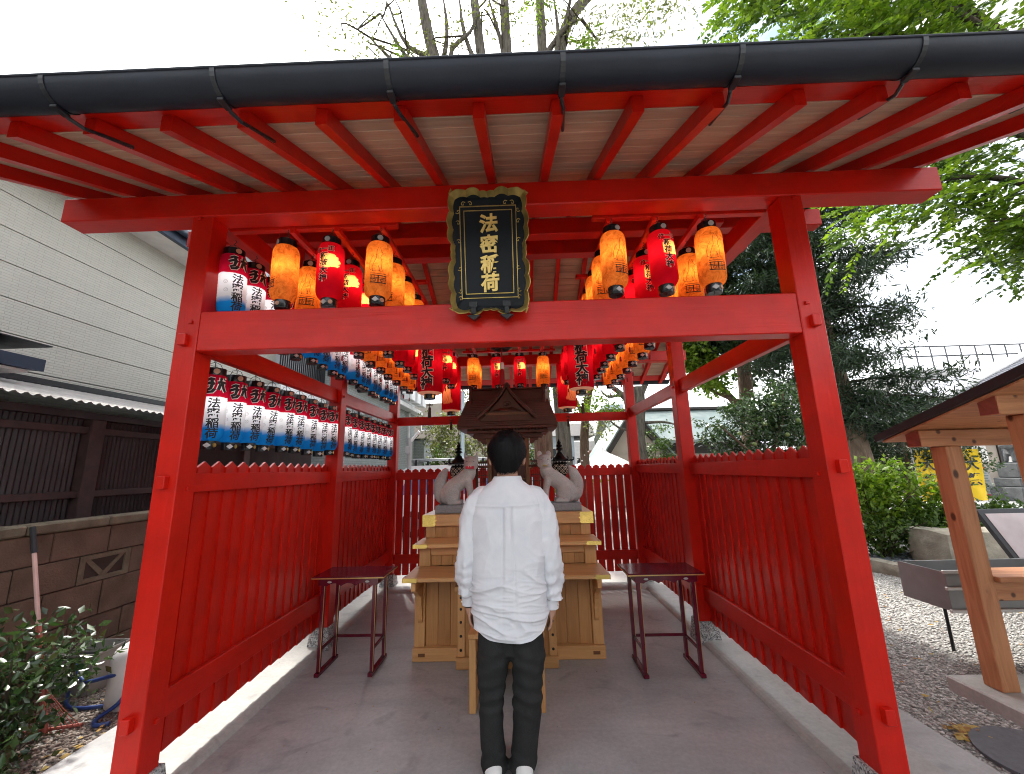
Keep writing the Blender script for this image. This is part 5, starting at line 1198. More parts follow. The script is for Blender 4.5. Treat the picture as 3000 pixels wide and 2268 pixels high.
o = add('cobbles', pebbles('cobbles', 1500, rect(5.3, 6.7, 3.4, 5.2, -.02), .025, .06, M_COB)); tag(o, 'blue grey cobbles behind the edging stones', 'cobbles', kind='stuff')
solo('boulder', rough_box(.95, .6, .62, 9.4, .09), M_BOULD, 'large pale mossy boulder behind the steel trough', 'boulder', 'boulders', 50, (6.55, 4.35, -.08)); solo('boulder', rough_box(.9, .6, .42, 4.4, .09), M_BOULD, 'lower flat boulder right of the wooden shelter post', 'boulder', 'boulders', 50, (7.35, 4.3, -.08))
structure('path', ([(6.8,6.4,-.045),(40,3.2,-.045),(40,19,-.045),(7.4,19,-.045)], [(0,1,2,3)]), plain('pale_paving', (.5,.49,.47), .85, 0, .15, 2))
solo('manhole_cover', lathe([(.26,-.05),(.27,-.03),(.27,-.022),(.25,-.02),(.0,-.02)], 28, cap=False), plain('grey_iron', (.13,.135,.15), .6, .3, .2, 30), 'round dark manhole cover in the gravel at the lower right', 'manhole', None, 40, (2.80, .42, .0))
# ------------------------------------------------------------------ wooden shelter on the right edge
CW0, CW1 = (.40,.165,.07), (.60,.29,.135)
def cw(ax): 
    key = 'cedar_' + ax
    if key in MATS: return MATS[key]
    t = NT(key); k = {'x': 0, 'y': 1, 'z': 2}[ax]; sc = [1.0]*3; sc[k] = .08; v = t.coord('Object', tuple(sc), rnd=True); f = t.noise(v, 26, 4, .55, 1.0); c = t.ramp(f, [(.3, CW0), (.7, CW1)])
    vo = t.n('ShaderNodeTexVoronoi', {'Vector': t.coord('Object', (1,1,1) if ax != 'z' else (1,1,.6), rnd=True), 'Scale': 7.0}).outputs['Distance']; c = t.mix(t.ramp(vo, [(.0, 1.0), (.10, .9), (.16, 0.0)]), c, (.06,.022,.012))
    MATS[key] = t.done(t.bsdf(c, .55, 0, t.bump(f, .15, .004), .35)); return MATS[key]
M_ENDGRAIN = wood('cedar_end', (.2,.05,.03), (.32,.09,.055), 'x', .6, 1.0, 6.0)
t = thing('wooden_shelter', (3.22, .98, -.05), 'small cedar post shelter with dark low gable roof at the right edge', 'shelter')
def wsp(nm, vf, m, par=None): return part(nm, move(vf, (-3.22, -.98, .05)), m, par or t)
wsp('post', box(3.145, 3.26, .89, 1.005, .045, 1.60, .005), cw('z')); wsp('post', box(3.145, 3.26, .38, .495, .045, 1.765, .005), cw('z')); wsp('post', box(5.62, 5.8, .89, 1.07, .045, 1.60, .005), cw('z')); wsp('post', box(3.13, 3.31, -2.9, -2.72, .045, 1.60, .005), cw('z'))
for y, z in ((.96, 1.66), (.44, 1.825), (-.9, 2.16), (-2.24, 1.825), (-2.76, 1.66)):
    b = wsp('purlin', box(3.0, 6.1, y-.055, y+.055, z-.058, z+.058, .004), cw('x')); part('end_grain', box(2.9955-3.22, 2.9985-3.22, y-.98-.05, y-.98+.05, z+.05-.053, z+.05+.053), M_ENDGRAIN, b)
sl = .298; e0 = (1.20, 1.615)
P = [e0, (-.9, e0[1]+sl*2.1), (-3.0, e0[1]), (-3.0, e0[1]+.05), (-.9, e0[1]+sl*2.1+.055), (1.21, e0[1]+.05)]
rf_ = wsp('roof', prism([(y, z+.105) if 0 else (y, z) for y, z in [(1.20,1.655),(-.9,2.281),(-3.0,1.655),(-3.0,1.712),(-.9,2.345),(1.21,1.705)]], 2.93, 6.2, 'X'), plain('black_roofing', (.018,.019,.022), .5, .1, .2))
for k in range(13):
    y0_, y1_ = 1.17-.158*k, 1.17-.158*k-.155
    wsp('soffit_plank', prism([(y0_, 1.652+sl*(1.20-y0_)), (y1_, 1.652+sl*(1.20-y1_)), (y1_, 1.64+sl*(1.20-y1_)), (y0_, 1.64+sl*(1.20-y0_))], 2.96, 6.15, 'X'), cw('x'), rf_)
wsp('bench_rail', box(3.262, 5.62, .90, .99, .58, .70, .005), cw('x')); wsp('bench_top', box(3.265, 5.62, .86, 1.12, .701, .735, .004), cw('x'))
structure('pad', box(3.03, 6.4, -3.2, 1.14, -.12, .043, .01), M_CONC2)
t = thing('steel_trough', (4.0, 1.55, -.05), 'grey steel trough on thin legs left of the shelter post', 'trough')
M_STEEL = plain('grey_steel', (.22,.23,.235), .45, .5, .15, 5)
part('basin', join(box(-.62,.9,-.2,-.185,.42,.70), box(-.62,.9,.185,.2,.42,.70), box(-.62,-.605,-.185,.185,.42,.70), box(.885,.9,-.185,.185,.42,.70), box(-.605,.885,-.185,.185,.42,.435)), M_STEEL, t)['kind'] = 'stuff'
for z in (.705, .585, .425): part('rim', box(-.645, .925, -.222, -.2005, z-.012, z+.012, .003), plain('pale_steel', (.5,.5,.49), .4, .5), t)
for x in (-.35, .6):
    for y in (-.15, .15): part('leg', tube([(x, y, 0), (x, y, .42)], .012, 8), M_BLACKMETAL, t)
t = thing('info_board', (4.72, 1.95, -.05), 'black framed slanted information board behind the shelter post', 'sign board')
brd = rot(box(-.12, .75, -.02, .02, -.02, .50, .004), 'X', -.5); part('frame', move(brd, (0, 0, .62)), M_BLACKMETAL, t); part('notice_sheet', move(rot(box(-.07, .70, -.0235, -.0205, .03, .45), 'X', -.5), (0, 0, .62)), plain('pale_pink_paper', (.62,.55,.56), .7), t)
for x in (-.05, .65): part('leg', box(x-.025, x+.025, -.02, .05, 0, .66, .003), M_BLACKMETAL, t)

# ------------------------------------------------------------------ trees behind and to the right
def tree(name, loc, label, group='trees round the shrine'): return thing(name, loc, label, 'tree', group)
# tall tree behind the roof: limbs show above the gutter
t = tree('tall_tree', (.56, 6.2, -.05), 'tall tree with many upright limbs rising behind the pavilion roof')
limb(t, [(0,0,0),(.02,0,2.2),(-.05,.0,4.2),(-.1,0,5.6)], .19, .2, M_BARK2, 'trunk', 14)
TL = [[(-.1,0,5.2),(-1.1,.1,8.0),(-2.0,.0,10.6),(-2.45,-.1,12.2),(-2.75,-.2,14.0)], [(-.1,0,5.4),(-.5,-.1,8.0),(-1.05,-.1,10.8),(-1.35,-.2,13.8)], [(-.1,0,5.4),(-.3,.1,8.2),(-.48,0,11.0),(-.55,0,14.0)], [(-.1,0,5.3),(.15,0,8.2),(.35,-.05,10.8),(.38,0,14.0)], [(.0,0,5.2),(.4,.1,8.4),(.75,0,11.4),(1.15,0,12.9),(2.15,-.1,14.0)]]
for q, r in zip(TL, (.24,.16,.17,.17,.19)): limb(t, q, r, .11, M_BARK, 'limb', 10)
SB_ = [[(-2.0,0,10.6),(-2.9,-.3,11.4),(-3.6,-.5,12.6)], [(-2.0,0,10.4),(-3.0,-.5,10.9),(-3.7,-.8,11.5)], [(-2.2,0,11.2),(-2.0,-.2,12.3),(-2.1,-.3,13.4)], [(-1.0,0,10.6),(-1.9,-.2,11.6),(-1.4,-.3,12.2),(-1.2,-.3,12.8)], [(-1.1,0,11.0),(-1.55,-.2,12.2),(-1.7,-.2,13.5)], [(.35,0,10.9),(.75,-.2,11.8),(.7,-.3,13.2)], [(.37,0,11.6),(.95,-.3,12.2),(1.35,-.4,12.3)], [(.75,0,11.4),(.95,-.2,12.4),(1.3,-.3,13.8)], [(-.48,0,11.2),(-.7,-.1,12.3),(-.95,-.2,13.4)], [(-2.3,0,11.8),(-3.0,-.2,12.0),(-3.5,-.3,13.2)]]
for _ in range(26):
    b_ = random.choice(SB_); p_ = b_[random.choice((1, 2)) if len(b_) > 2 else 1]; SB2 = [p_, tuple(p_[j]+random.gauss(0, .35) for j in range(3)), tuple(p_[j]+random.gauss(0, .75)+(.3 if j == 2 else 0) for j in range(3))]
    limb(t, SB2, .03, .008, M_TWIG, 'twig', 5)
for q in SB_: limb(t, q, .085, .02, M_BARK, 'branch', 7)
cc = np.array([(-3.6,-.5,12.4),(-3.9,-.6,11.6),(-4.3,-.6,12.8),(-3.2,-.5,11.2),(-2.6,-.4,10.9),(-4.6,-.8,11.9),(-2.9,-.6,13.0),(-2.0,-.3,12.0),(-1.2,-.3,12.5),(-3.4,-.7,10.6),(-2.2,-.5,10.3),(1.6,-.5,11.2),(2.0,-.6,11.0),(2.4,-.6,11.6),(2.1,-.6,12.4),(2.8,-.7,12.0),(1.5,-.4,12.0),(3.1,-.8,12.7),(3.5,-.8,12.2),(3.6,-.9,13.0),(1.0,-.4,12.4),(.1,-.4,13.2),(-.2,-.4,12.4)])
crown(t, clumps(cc, 3600, (.38,.3,.38), .13, .17, M_LOLIVE, 'crown', .7, .8)); sp_, stv = sprays([(1.3,-.4,11.7),(1.25,-.5,11.3),(1.5,-.5,11.0),(-2.9,-.6,10.9),(.25,-.5,12.8),(2.6,-.7,12.8)]*4, [(random.uniform(-.6,.6), random.uniform(-.8,.2), random.uniform(-.7,.2)) for _ in range(24)], .7, 18, .14, .18, M_LLIME, 'spray'); crown(t, sp_, 'leaf_sprays')
t = tree('old_tree', (1.25, 8.9, -.05), 'rough grey trunk standing behind the right fox statue')
limb(t, [(0,0,0),(.03,0,1.6),(0,0,3.2),(-.1,0,5),(-.2,0,7)], .24, .15, M_BARK, 'trunk', 14)
for q in ([(0,0,3.0),(.5,-.2,3.8),(.9,-.3,4.9)], [(0,0,2.6),(-.5,-.3,3.2),(-.9,-.4,4.2)]): limb(t, q, .09, .03, M_BARK, 'limb', 8)
crown(t, clumps(in_ellipsoids([(.2,-.3,3.3,.9,.6,.45),(.9,-.3,3.0,.6,.5,.4),(-.3,-.2,4.6,1.0,.8,.8)], 40, .3), 2600, .16, .10, .25, M_LLIME, 'crown'))
t = tree('dark_trunk_tree', (1.95, 9.6, -.05), 'thin dark leaning trunk hung with small lights behind the fence')
limb(t, [(0,0,0),(-.02,0,2.0),(.1,0,3.2),(.35,0,4.4),(.5,0,6)], .15, .08, M_BARK2, 'trunk', 12); limb(t, [(.05,0,2.9),(-.25,0,3.7),(-.5,0,4.6)], .07, .03, M_BARK2, 'limb', 8)
crown(t, clumps(in_ellipsoids([(-.3,-.2,2.9,.6,.4,.3),(.5,-.2,2.7,.6,.4,.3),(.3,0,5.0,1.0,.8,.8)], 30, .3), 1800, .15, .10, .22, M_LOLIVE, 'crown'))
for k, (dx, dz) in enumerate(((-.13,1.75),(-.05,1.9),(.06,2.0),(-.25,1.78))): part('light_bulb', ball((dx, -.17, dz), .022, 8, 6), M_LED, t, True)
t = tree('gnarled_tree', (3.30, 8.9, -.05), 'stout gnarled trunk with bent branches seen between the right posts')
limb(t, [(0,0,0),(.03,0,1.2),(-.03,0,2.3),(.05,0,3.0),(.1,0,3.7)], .21, .17, M_BARK, 'trunk', 14)
for q, r in (([(.05,0,2.9),(-.4,-.1,3.5),(-.9,-.2,3.9),(-1.3,-.2,4.6)], .10), ([(.05,0,3.0),(-.2,-.1,3.9),(-.6,-.2,4.6),(-.7,-.2,5.4)], .11), ([(.1,0,3.4),(.5,.0,4.2),(.7,0,5.2)], .10), ([(0,0,2.5),(-.5,-.2,2.55),(-.8,-.3,2.75)], .05), ([(.1,0,2.7),(.6,-.2,2.7),(.95,-.3,2.6)], .05), ([(-.4,-.1,3.5),(-.8,-.3,3.4),(-1.0,-.3,3.6)], .05)): limb(t, q, r, r*.35, M_BARK, 'limb', 8)
crown(t, clumps(in_ellipsoids([(-.7,-.2,2.8,.35,.3,.14),(.9,-.3,2.65,.5,.3,.2),(-1.3,-.2,4.9,.6,.5,.4),(.4,-.1,5.3,.8,.6,.6),(-.7,-.2,5.5,.7,.6,.5)], 44, .2), 2600, .10, .075, .18, M_LMID, 'crown'))
# broad dark tree mass and lime lit tree beyond the right fence
t = tree('broad_tree', (7.2, 10.6, -.05), 'broad dark evergreen tree filling the view between the right posts')
limb(t, [(0,0,0),(0,0,2),(.1,0,4),(.2,0,7)], .3, .16, M_BARK2, 'trunk', 12); limb(t, [(0,0,3.0),(-1.0,-.2,4.2),(-2.0,-.4,4.9)], .13, .05, M_BARK2, 'limb', 8); limb(t, [(0,0,3.4),(-.5,-.3,3.5),(-1.6,-.6,3.9)], .1, .04, M_BARK2, 'limb', 8)
crown(t, clumps(in_ellipsoids([(.3,0,7.4,2.3,1.6,1.8),(-1.0,-.3,5.9,1.5,1.1,1.2),(1.6,.2,5.6,1.4,1.0,1.2),(-.2,0,9.5,1.8,1.3,1.2)], 300, .5), 34000, .26, .19, .28, M_LDARK, 'crown'))
t = tree('sunlit_tree', (5.1, 10.2, -.05), 'sunlit lime green tree at the left edge of the dark evergreens')
limb(t, [(0,0,0),(.05,0,2),(.1,0,4)], .12, .06, M_BARK2, 'trunk', 10)
crown(t, clumps(in_ellipsoids([(.35,-.2,5.0,.7,.6,1.0),(.9,-.1,4.2,.5,.5,.5),(.2,-.2,6.2,.7,.6,.7)], 60, .4), 6000, .17, .15, .3, M_LLIME, 'crown'))
# citrus tree behind the right fence
t = tree('citrus_tree', (4.75, 5.7, -.05), 'citrus tree with green fruit just behind the right picket fence')
limb(t, [(0,0,0),(.05,0,.9),(0,0,1.7)], .09, .06, M_BARK2, 'trunk', 10)
for q in ([(0,0,1.4),(-.5,-.1,1.9),(-.9,-.1,2.3)], [(0,0,1.6),(.3,-.1,2.3),(.4,-.1,2.9)], [(0,0,1.5),(.6,0,1.8),(.9,0,2.3)]): limb(t, q, .04, .015, M_BARK2, 'limb', 7)
crown(t, clumps(in_ellipsoids([(-.1,0,2.4,.72,.55,.55),(-.75,0,1.95,.45,.4,.38),(.5,0,2.55,.6,.5,.55),(.35,.0,1.85,.7,.45,.4)], 150, .4), 8500, .10, .095, .22, M_LGLOSS, 'crown'))
fr = mesh('fruit', ball((0,0,0), .038, 10, 7), plain('green_fruit', (.12,.17,.04), .4), True)
for p in ((-.25,-.48,2.25),(.1,-.5,2.05),(.35,-.47,2.3),(-.45,-.42,1.9),(.55,-.45,2.1),(-.05,-.5,2.6),(.28,-.5,1.8),(-.65,-.35,2.1)): add('fruit', fr, t, p)
# dark needle tree on the right
t = tree('needle_tree', (8.35, 7.9, -.05), 'tall dark needle leafed tree with peeling brown trunk right of the pavilion')
limb(t, [(0,0,0),(-.05,0,1.2),(-.15,0,2.6),(-.3,0,4.2),(-.45,0,6.2),(-.3,0,9.5)], .25, .10, m_bark('peeling_bark', (.09,.06,.042), (.27,.2,.15), 6), 'trunk', 14)
NB = []
for k in range(34):
    z = 2.3+.23*k; a = 2.4*k; r = (2.5 - .16*abs(z-4.6))*random.uniform(.65, 1.05); dx, dy = math.cos(a), math.sin(a)*.75
    if k in (3, 5): dx, dy, r = 1, -.1, 2.4
    x0 = -.15-.07*(z-2); q = [(x0, 0, z), (x0+dx*r*.5, dy*r*.5, z+.12), (x0+dx*r, dy*r, z-.05)]; NB.append(q)
    limb(t, q, .045, .012, M_TWIG, 'branch', 6)
cc = []
for q in NB:
    a, b, c = map(np.array, q)
    for s_ in np.linspace(.12, 1.0, 12):
        p = (1-s_)**2*a+2*s_*(1-s_)*b+s_*s_*c; cc.append(p + RNG.normal(0, .14, 3)); cc.append(p+RNG.normal(0, .3, 3)*np.array([1,1,.45])+np.array([0,0,-.05]))
crown(t, clumps(cc, 52000, (.17,.17,.11), .20, .085, M_LNEED, 'crown', .1, .8))
# second broad mass behind it, and low hedge
t = tree('hedge_tree', (10.8, 9.6, -.05), 'dense dark leafed tree behind the yellow banners')
limb(t, [(0,0,0),(0,0,2.5)], .15, .1, M_BARK2, 'trunk', 10)
crown(t, clumps(in_ellipsoids([(0,0,1.9,1.7,.8,.9),(-1.2,.2,1.5,1.3,.7,1.0),(1.4,.2,1.6,1.2,.7,.9),(-.6,0,2.9,1.4,.8,.8)], 160, .5), 13000, .15, .10, .3, M_LDARK, 'crown'))
# overhanging sprays at the top right: a broadleaf tree standing right of the view
t = tree('overhanging_tree', (9.6, 3.6, -.05), 'bright green broadleaf tree overhanging the pavilion roof at the top right')
limb(t, [(0,0,0),(-.1,0,3),(-.4,0,6),(-1.0,0,8.5)], .28, .16, M_BARK, 'trunk', 12)
LB2 = [[(-.3,0,4.6),(-1.6,-.1,5.6),(-3.0,-.2,5.7),(-4.2,-.2,5.2)], [(-.5,0,6.2),(-2.0,0,6.8),(-3.6,-.1,6.7)], [(-1.0,0,8.2),(-2.5,-.1,9.4),(-4.4,-.1,9.6),(-5.6,-.2,9.3)], [(-.9,0,7.8),(-2.2,0,8.6),(-3.8,0,8.7)], [(-.3,0,4.4),(-1.4,-.2,5.0),(-2.6,-.3,4.9)], [(-1.0,0,8.4),(-2.0,.2,10.2),(-3.2,.3,10.8)]]
for q in LB2: limb(t, q, .07, .015, M_TWIG, 'limb', 7)
ss, dd = [], []
for li, q in enumerate(LB2):
    for k in range(105 if li in (2, 5, 3) else 82):
        s_ = random.uniform(.25, 1.0)*(len(q)-1); i = min(int(s_), len(q)-2); f_ = s_-i; p = [q[i][j]+(q[i+1][j]-q[i][j])*f_ + random.gauss(0, .30)*(1 if j != 2 else .75) for j in range(3)]
        ss.append(p); dd.append((random.uniform(-1.2, .3), random.uniform(-.9, .7), random.uniform(-.35, .25)))
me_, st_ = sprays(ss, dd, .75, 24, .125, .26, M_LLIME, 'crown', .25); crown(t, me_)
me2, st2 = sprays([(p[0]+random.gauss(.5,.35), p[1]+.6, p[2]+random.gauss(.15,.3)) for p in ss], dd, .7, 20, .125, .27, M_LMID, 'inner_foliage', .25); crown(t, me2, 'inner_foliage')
# bright leafy shrubs on the right
def bigshrub(loc, label, els, n, size, mat, hh, nsub=70, wid=.3, sp=.10):
    t = thing('leafy_bush', loc, label, 'bush', 'bushes round the shrine')
    for q in fan(11, els[0][3]*.9, hh): limb(t, q, .014, .005, M_TWIG, 'stem', 6)
    crown(t, clumps(in_ellipsoids(els, nsub, .35), n, sp, size, wid, mat, 'foliage', .1, .6, .5), 'foliage')
bigshrub((6.35, 5.55, -.05), 'bright green leafy bush right of the front right post', [(0,0,.85,.8,.5,.5),(.6,-.2,.75,.8,.5,.42),(-.35,.1,1.1,.5,.4,.42),(.3,0,1.2,.6,.4,.36)], 4600, .105, M_LLIME, 1.1, 95, .3, .13)
bigshrub((7.7, 5.3, -.05), 'spreading green bush over the boulder beside the shelter', [(0,0,.55,.9,.5,.32),(-.8,-.1,.45,.7,.5,.3),(.9,.1,.5,.7,.5,.28)], 5200, .10, M_LMID, .6)
bigshrub((5.95, 4.95, -.05), 'low loose green bush above the blue grey cobbles', [(0,0,.42,.6,.4,.28),(.6,.1,.5,.6,.4,.3)], 2600, .10, M_LMID, .7, 70, .22, .12)
bigshrub((3.85, 9.2, -.05), 'rounded dark green bush beside the gnarled trunk', [(0,0,1.75,.52,.45,.72),(0,0,1.1,.5,.45,.7)], 4200, .085, M_LMID, 2.0)
bigshrub((-2.2, 13.2, -.05), 'pale sunlit shrubbery behind the white van', [(0,0,2.4,1.4,.7,.7),(1.6,.2,2.8,1.2,.7,.9),(-.6,.2,3.3,1.0,.6,.7),(2.6,0,2.2,1.0,.6,.6),(1.0,.4,4.2,1.3,.6,.7)], 9000, .12, M_LOLIVE, 2.6, 130, .28, .17)
bigshrub((-1.4, 11.6, -.05), 'dark green hedge directly behind the van roof rack', [(0,0,1.6,1.3,.5,.55),(1.3,0,1.7,.8,.5,.5),(-1.2,0,1.7,.6,.4,.5)], 5500, .10, M_LMID, 1.6, 90)
bigshrub((1.7, 12.6, -.05), 'low light green hedge left of the white tent', [(0,0,1.2,1.3,.5,.45)], 2600, .09, M_LLIME, 1.2, 50)
t = tree('bare_branch_tree', (-.6, 10.4, -.05), 'thin tree with sparse olive leaves behind the left fox statue')
limb(t, [(0,0,0),(0,0,1.5),(-.15,0,2.6),(-.5,0,3.6)], .08, .04, M_BARK2, 'trunk', 9); limb(t, [(0,0,1.7),(-.3,-.2,1.9),(-.6,-.2,2.5),(-1.0,-.2,3.0),(-1.5,-.3,3.4)], .035, .012, M_BARK2, 'branch', 6)
crown(t, clumps(in_ellipsoids([(-.6,-.1,2.9,1.2,.5,.6),(.2,0,3.6,1.0,.5,.7)], 46, .2), 1700, .14, .10, .25, M_LOLIVE, 'crown'))

# ------------------------------------------------------------------ background buildings and things
def m_tile(name, c0, c1, sc, bw=.5, rh=.25):
    t = NT(name); v = t.coord('Object'); sx = t.n('ShaderNodeSeparateXYZ', {0: v}); w = t.n('ShaderNodeCombineXYZ', {0: t.math('ADD', sx.outputs['X'], sx.outputs['Y']), 1: sx.outputs['Z'], 2: 0.0}).outputs[0]
    b = t.n('ShaderNodeTexBrick', {'Vector': w, 'Scale': sc, 'Mortar Size': .02, 'Brick Width': bw, 'Row Height': rh}); b.inputs['Color1'].default_value = (*c0, 1); b.inputs['Color2'].default_value = (*c1, 1); b.inputs['Mortar'].default_value = (*[x*.7 for x in c0], 1)
    return t.done(t.bsdf(b.outputs['Color'], .6, 0, t.bump(b.outputs['Fac'], -.3, .01), .3))
M_GTILE = m_tile('grey_wall_tile', (.24,.26,.255), (.29,.31,.3), 4.0); M_GLASS = plain('dark_window_glass', (.03,.04,.05), .08, 0, .2, 2, 0, 40, .8); M_WTRIM = plain('white_trim', (.7,.7,.7), .5); M_BROWNW = plain('brown_rendered_wall', (.26,.225,.19), .85, 0, .12, 2)
t = thing('tiled_apartment', (-6.2, 10.5, 0), 'grey tiled apartment building behind the left fence with a downpipe', 'building')
part('wall', box(-3.5, 2.0, -2.8, 3.75, 0, 9.0), M_GTILE, t); part('wall_wing', box(-3.5, 2.4, 3.751, 5.6, 0, 2.75), M_GTILE, t); part('wing_roof', box(-3.5, 2.48, 3.70, 5.7, 2.751, 2.82), M_BLACKMETAL, t)
part('ledge', box(2.001, 2.32, -2.8, 3.76, 3.75, 3.9, .01), M_WTRIM, t)
for y, z in ((-1.9,4.3),(.3,4.3),(2.2,4.3),(.9,2.25),(-1.6,2.25)):
    w = part('window', box(2.001, 2.05, y-.45, y+.45, z, z+1.15), M_BLACKMETAL, t); part('pane', box(2.0505, 2.054, y-.4, y+.4, z+.05, z+1.1), M_GLASS, w)
part('downpipe', spline([(2.09,2.9,0),(2.09,2.9,2.3),(2.09,2.6,2.75),(2.09,2.6,3.74)], [.045]*4, 8), M_WTRIM, t, True)
for k in range(3): part('air_conditioner', box(2.33, 2.6, 1.3+k*.8-.3, 1.3+k*.8+.2, 3.95, 4.5, .02), M_WTRIM, t)
t = thing('barred_balcony', (-4.75, 7.0, 3.2), 'balcony with dark vertical bars high above the left tie beam', 'balcony')
part('slab', box(-.5, .1, -1.3, .6, -.0, .1), M_WTRIM, t); part('rail', box(.0, .06, -1.3, .6, 1.1, 1.16), M_BLACKMETAL, t); part('back_wall', box(-.6, -.5, -1.3, .6, -.2, 3.0), plain('pale_grey_wall', (.55,.57,.6), .7), t)
bb = mesh('bar', box(.015, .045, -.017, .017, .101, 1.099), M_BLACKMETAL)
for k in range(24): add('bar', bb, t, (0, -1.26+.079*k, 0))
t = thing('street_lamp', (-2.38, 7.0, -.05), 'grey lamp pole with white tube arm behind the left fence', 'street lamp')
part('pole', tube([(0,0,0),(0,0,2.3)], .05, 10), plain('grey_pole', (.33,.33,.33), .6), t); part('lamp_tube', tube([(.03,0,2.24),(.22,-.05,2.45)], .032, 10), M_WTRIM, t); part('junction_box', box(-.08, .04, -.08, -.045, 1.95, 2.12, .008), plain('grey_pole', (.33,.33,.33), .6), t)
t = thing('utility_pole', (-1.62, 10.0, -.05), 'slim pale blue pole left of the shrine roof', 'pole'); part('pole', tube([(0,0,0),(0,0,3.9)], .06, 10), plain('pale_blue_pole', (.4,.5,.55), .6), t); part('pole_cap', lathe([(.062,3.901),(.062,3.93),(.02,3.95)], 10), M_BLACKMETAL, t)
# van
t = thing('white_van', (-1.6, 8.9, -.05), 'white van with black roof rack parked behind the rear fence', 'van')
M_VAN = plain('white_car_paint', (.8,.81,.82), .2, 0, .04); M_RUB = plain('tyre_rubber', (.015,.015,.016), .8); M_BLUEG = plain('blue_reflecting_glass', (.06,.2,.42), .1, 0, .3, 2, 0, 40, .8)
body = [(-1.55,.25),(-1.6,.75),(-1.5,.95),(-1.22,1.62),(-1.05,1.70),(1.75,1.72),(1.85,1.6),(1.9,.9),(1.9,.28)]
part('body', prism(body, -.80, .80, 'Y'), M_VAN, t, 30)
for s in (-1, 1):
    for x0, x1 in ((-1.18,-.35),(-.25,.65),(.75,1.7)): part('window', prism([(x0+(-.12 if x0 < -1 else .02), 1.0), (x1, 1.0), (x1-.02, 1.55), (x0+.1, 1.55)], s*.8005-.003, s*.8005+.003, 'Y'), M_BLUEG, t)
    for x in (-.95, 1.2):
        w = part('wheel', rot(lathe([(.12,-.09),(.27,-.1),(.31,-.07),(.31,.07),(.27,.1),(.12,.09)], 22), 'X', math.pi/2), M_RUB, t, 40); w.location = (x, s*.74, .31); part('rim', rot(lathe([(.02,-.103),(.17,-.104),(.18,-.09),(.18,.09),(.17,.104),(.02,.103)], 18), 'X', math.pi/2), M_STEEL, w)
part('windscreen', prism([(-1.53,1.0),(-1.515,.99),(-1.235,1.58),(-1.25,1.6)], -.68, .68, 'Y'), M_GLASS, t)
for y in (-.6, -.2, .2, .6): part('rack_bar', tube([(-1.1,y,1.86),(1.7,y,1.86)], .016, 8), M_STEEL, t)
for x in (-.95, -.1, .75, 1.6): part('rack_cross', join(tube([(x,-.66,1.84),(x,.66,1.84)], .02, 8), box(x-.03, x+.03, -.68, -.64, 1.70, 1.84), box(x-.03, x+.03, .64, .68, 1.70, 1.84)), M_BLACKMETAL, t)['kind'] = 'stuff'
part('rack_end', tube([(-1.1,-.62,1.82),(-1.1,.62,1.82)], .04, 8), M_BLACKMETAL, t)
# party tent
t = thing('white_tent', (2.6, 10.4, -.05), 'white peaked party tent roof behind the right end of the rear fence', 'tent')
V = []; F = []
for j in range(9):
    for i in range(32):
        a = 2*math.pi*i/32; r = 1.15*(j/8); sq = 1/max(abs(math.cos(a)), abs(math.sin(a))); z = 2.12 - .62*(j/8)**.72 + .02*math.sin(a*9+j) - .05*math.sin(a*2)**2*(j/8); V.append((r*sq*math.cos(a), r*sq*math.sin(a), z))
for j in range(8):
    for i in range(32): F.append((j*32+i, j*32+(i+1) % 32, (j+1)*32+(i+1) % 32, (j+1)*32+i))
part('canopy', (V, F), plain('white_tarp', (.8,.8,.8), .7, 0, .04), t, True)
part('valance', join(box(-1.15,1.15,-1.155,-1.15,1.25,1.46), box(-1.15,1.15,1.15,1.155,1.25,1.46)), plain('white_tarp', (.8,.8,.8), .7, 0, .04), t)['kind'] = 'stuff'
for x in (-1.1, 1.1):
    for y in (-1.1, 1.1): part('leg', tube([(x,y,0),(x,y,1.5)], .02, 8), M_STEEL, t)
# shrine hall with gable
M_HALLROOF = None
def m_roofing(name, c0, c1, axis='Z', sc=6.0):
    t = NT(name); v = t.coord('Object'); w_ = t.n('ShaderNodeTexWave', {'Vector': v, 'Scale': sc, 'Distortion': .4, 'Detail': 2.0}, wave_type='BANDS', bands_direction=axis).outputs['Fac']; n_ = t.noise(v, 1.6, 5, .6); c = t.ramp(n_, [(.3, c0), (.7, c1)]); c = t.mix(1.0, c, t.ramp(w_, [(.0, .78), (.3, 1.0)]), 'MULTIPLY'); return t.done(t.bsdf(c, .5, .1, t.bump(w_, .3, .02), .4))
M_VERD = m_roofing('verdigris_roof', (.15,.2,.19), (.27,.32,.3), 'Z', 7.0); M_HALLW = plain('beige_plaster', (.42,.36,.3), .85, 0, .08, 2); M_DKWOOD = plain('dark_timber', (.03,.024,.02), .6, 0, .3, 10)
t = thing('shrine_hall', (6.6, 16.5, 0), 'low shrine hall with pale green metal roof behind the right fence', 'hall')
part('wall', box(-1.9, 4.0, -.2, 2.6, 0, 2.5), M_HALLW, t); part('dark_frieze', box(-2.0, 4.1, -.3, -.201, 2.0, 2.5), M_DKWOOD, t); part('lower_opening', box(-1.5, 3.6, -.26, -.202, .3, 1.7), M_DKWOOD, t)
part('roof', prism([(-1.6,2.55),(1.3,4.15),(1.55,4.15),(4.4,2.55),(4.4,2.45),(1.42,4.0),(-1.6,2.42)], -2.5, 4.6, 'X'), M_VERD, t); part('ridge_cap', box(-2.55, 4.65, 1.2, 1.65, 4.16, 4.3, .02), M_DKWOOD, t)
for k in range(7): part('window_bar', box(-1.2+.7*k, -1.14+.7*k, -.32, -.301, .3, 1.7), M_WTRIM, t)
t = thing('gabled_hall', (4.55, 14.2, 0), 'beige gabled hall with thick dark barge boards behind the white tent', 'hall')
